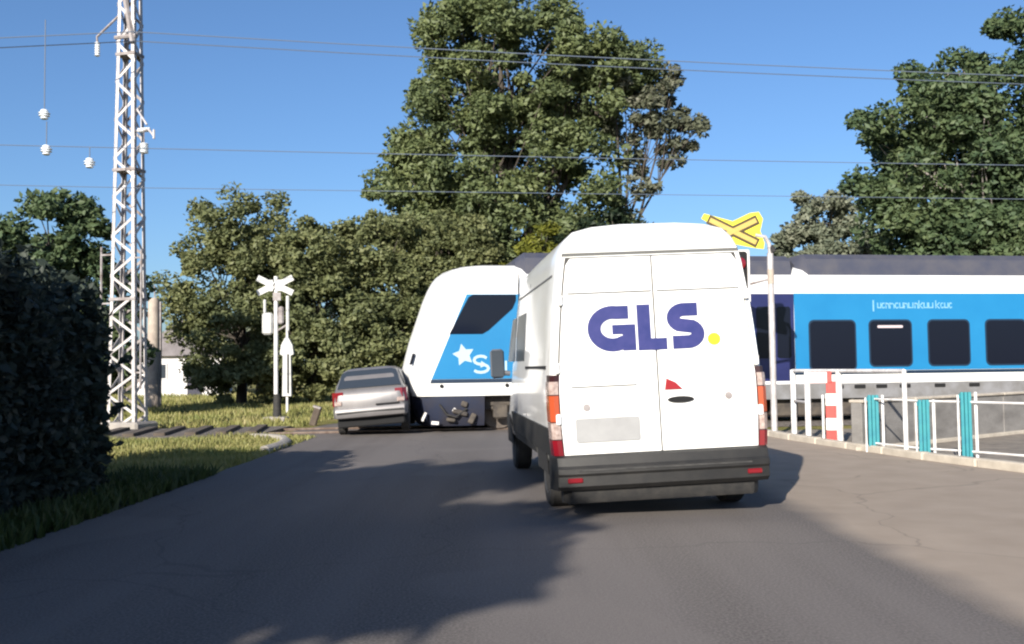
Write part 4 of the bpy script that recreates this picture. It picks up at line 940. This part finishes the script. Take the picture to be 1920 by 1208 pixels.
# far trees that close the horizon on the left
for i, (x, y, s, lb) in enumerate(((-27, 62, 1.25, 'far dark tree behind the lattice mast foot'), (-33, 66, 1.35, 'far dark tree behind the hedge end'), (-18.5, 70, 1.0, 'far tree behind the small white house'), (-41, 70, 1.4, 'far tree at the left picture edge'), (-12.5, 66, 1.0, 'far tree behind the olive row'))):
    tree('far_tree', lb, (x, y, 0), [((0, 0, 4.6 * s), (2.4 * s, 2, 1.6 * s)), ((-1.4 * s, 0, 3.0 * s), (2.4 * s, 2, 1.8 * s)), ((1.4 * s, 0, 2.8 * s), (2.4 * s, 2, 1.8 * s)), ((0, 0, 1.4 * s), (3.2 * s, 2, 1.4 * s))], 70, 8000, 0.34, lm_dark if i != 2 else lm_pale, 60 + i, 0.2, group='far trees along the horizon', sub_r=(0.4, 0.9))
# roadside trees behind the camera: they throw the long shadow over the road
SHADE = [((-8.3, -6.5), [((-0.8, 0, 7.7), (2.0, 2.0, 1.6)), ((0.5, 0, 6.1), (2.2, 2.2, 1.2)), ((-0.5, 0, 4.0), (2.3, 2.3, 1.7)), ((-1.6, 0, 5.8), (2.2, 2.2, 2.2))], 170, 28000, 'green roadside tree closest to the road behind the viewpoint'),
         ((-12.4, -6.2), [((0, 0, 7.4), (2.4, 2.6, 1.6)), ((0.2, 0, 5.0), (3.0, 3.0, 2.2)), ((-0.2, 0, 2.6), (2.8, 2.8, 1.8))], 170, 25000, 'second green roadside tree from the road behind the viewpoint'),
         ((-18.0, -5.5), [((0, 0, 7.3), (2.8, 2.8, 1.7)), ((0.3, 0, 4.8), (3.3, 3.2, 2.4)), ((-0.3, 0, 2.6), (3.0, 3.0, 1.9))], 170, 25000, 'third green roadside tree from the road behind the viewpoint'),
         ((-9.6, -2.5), [((0, 0, 5.0), (2.1, 2.0, 1.4)), ((0.2, 0, 3.4), (2.4, 2.4, 1.8))], 110, 15000, 'smaller green tree beside the hedge behind the viewpoint')]
for i, ((x, y), e, ns, nl, lb) in enumerate(SHADE):
    tree('roadside_tree', lb, (x, y, 0), e, ns, nl, 0.42, lm_right, 70 + i, 0.26, group='trees behind the viewpoint', sub_r=(0.5, 0.95), shell=0.2)
# hedge on the left
def make_hedge():
    rng = np.random.default_rng(90)
    t = thing('hedge', 'tall dark clipped hedge along the left roadside verge', 'hedge', (0, 0, 0))
    pts = []
    def top(y): return 2.52 + 0.10 * math.sin(y * 1.1) - 0.9 * max(0, (y - 10.3)) ** 2
    n = 90000
    x = rng.uniform(-8.0, -4.7, n); y = rng.uniform(2.0, 11.3, n)
    tp = np.array([top(a) for a in y]); edge = rng.random(n)
    z = rng.uniform(0.02, 1, n) * tp
    side = rng.random(n)
    x = np.where(side < 0.55, -4.75 - np.abs(rng.normal(0, 0.22, n)) + 0.10 * np.sin(y * 3.1 + z * 2), x)
    z = np.where(side > 0.80, tp - np.abs(rng.normal(0, 0.16, n)), z)
    y = np.where((side > 0.55) & (side < 0.70), 11.25 - np.abs(rng.normal(0, 0.2, n)), y)
    rnd_c = np.clip((z - (tp - 0.5)) / 0.5, 0, 1) ** 2 * 0.35
    x = np.where(x > -5.2, x - rnd_c, x)
    k = 260; sx_ = rng.uniform(-6.5, -4.62, k); sy_ = rng.uniform(4, 11.4, k); sz_ = np.array([top(a) for a in sy_]); sd = sx_ > -5.0; sz_ = np.where(sd, sz_ * rng.uniform(0.1, 1, k), sz_)
    u_ = rng.uniform(0, 1, (k, 16)); ln = rng.uniform(0.12, 0.38, k)[:, None]
    x = np.concatenate([x, (sx_[:, None] + u_ * ln * np.where(sd, 0.7, 0.15)[:, None] + rng.normal(0, 0.03, (k, 16))).ravel()]); y = np.concatenate([y, (sy_[:, None] + rng.normal(0, 0.05, (k, 16))).ravel()]); z = np.concatenate([z, (sz_[:, None] + u_ * ln * np.where(sd, 0.5, 1.0)[:, None]).ravel()])
    leaves_object('foliage', np.stack([x, y, z], 1), 0.13, lm_hedge, t, rng, asp=0.6)
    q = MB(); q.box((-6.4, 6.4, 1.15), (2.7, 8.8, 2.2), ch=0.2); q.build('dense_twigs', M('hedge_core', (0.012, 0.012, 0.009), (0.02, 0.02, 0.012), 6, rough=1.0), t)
make_hedge()

# ---------------------------------------------------------------- small house far left
hs = thing('white_house', 'small white house with grey roof beyond the grass on the left', 'house', (-19.6, 57, 0), R(12))
MB().box((0, 2.5, 1.2), (5.0, 5.0, 2.5)).build('wall', house_w, hs)
q = MB(); q.loft([[Vector((-2.8, -0.3, 2.35)), Vector((2.8, -0.3, 2.35)), Vector((2.8, -0.3, 2.5)), Vector((0, -0.3, 4.5)), Vector((-2.8, -0.3, 2.5))], [Vector((-2.8, 5.3, 2.35)), Vector((2.8, 5.3, 2.35)), Vector((2.8, 5.3, 2.5)), Vector((0, 5.3, 4.5)), Vector((-2.8, 5.3, 2.5))]])
rf = q.build('roof', house_r, hs); MB().box((0.9, 1.8, 4.3), (0.5, 0.5, 0.9)).build('chimney', house_w, rf)
q = MB().box((0.7, -0.02, 0.95), (0.8, 0.08, 1.9)).build('door', M('house_door', (0.03, 0.03, 0.05), rough=0.6), hs)
for x in (-1.3, 1.85):
    wn = MB().box((x, -0.02, 1.45), (0.9, 0.07, 0.95)).build('window', house_w, hs); MB().box((x, -0.065, 1.45), (0.74, 0.03, 0.80)).build('pane', glass_car, wn)

# ---------------------------------------------------------------- grass
def grass():
    rng = np.random.default_rng(5)
    zones = [(-9.5, -4.15, 12.9, 20.3, 24000, 0.11), (-24, -5.2, 24.2, 40, 30000, 0.16), (-30, -8, 40, 56, 12000, 0.22)]
    cs = []; hs_ = []
    for x0, x1, y0, y1, n, h in zones:
        p = np.stack([rng.uniform(x0, x1, n), rng.uniform(y0, y1, n)], 1)
        clump = np.sin(p[:, 0] * 1.7 + 3 * np.sin(p[:, 1] * 0.6)) * np.sin(p[:, 1] * 1.3) * 0.4 + 0.8
        cs.append(p); hs_.append(h * rng.uniform(0.4, 1.3, n) * clump)
    p = np.concatenate(cs); h = np.concatenate(hs_)
    blades('grass', p, h, rng, leaf_mat('grass_blade', [(0.12, 0.145, 0.04), (0.23, 0.225, 0.075), (0.34, 0.29, 0.13)], clump=0.5, trans=0.25), 'short dry olive grass on the verge and beyond the track')
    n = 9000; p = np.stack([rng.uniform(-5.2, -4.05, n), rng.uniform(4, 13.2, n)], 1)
    blades('shade_tinted_grass', p, 0.14 * rng.uniform(0.4, 1.3, n), rng, leaf_mat('shade_tinted_blade', [(0.03, 0.05, 0.015), (0.05, 0.075, 0.022), (0.08, 0.09, 0.03)], clump=0.8, trans=0.25), 'grass strip at the foot of the dark hedge, greens darkened for shade')  # blade greens darkened to stand in for the hedge's shade
def blades(name, p, h, rng, mat, label):
    n = len(p)
    a = rng.uniform(0, 2 * np.pi, n); w = 0.012 + h * 0.10
    lean = rng.normal(0, 0.35, (n, 2)) * h[:, None]
    V = np.zeros((n, 3, 3)); V[:, 0, :2] = p + np.stack([np.cos(a), np.sin(a)], 1) * w[:, None]; V[:, 1, :2] = p - np.stack([np.cos(a), np.sin(a)], 1) * w[:, None]
    V[:, 2, :2] = p + lean; V[:, 2, 2] = h; V[:, :2, 2] = -0.015
    me = bpy.data.meshes.new(name); me.vertices.add(3 * n); me.vertices.foreach_set('co', V.reshape(-1).astype(np.float32))
    me.loops.add(3 * n); me.loops.foreach_set('vertex_index', np.arange(3 * n, dtype=np.int32))
    me.polygons.add(n); me.polygons.foreach_set('loop_start', (np.arange(n) * 3).astype(np.int32)); me.polygons.foreach_set('loop_total', np.full(n, 3, np.int32))
    me.update(calc_edges=True)
    me.materials.append(mat)
    tag(link(name, me), label, 'grass', kind='stuff')
grass()
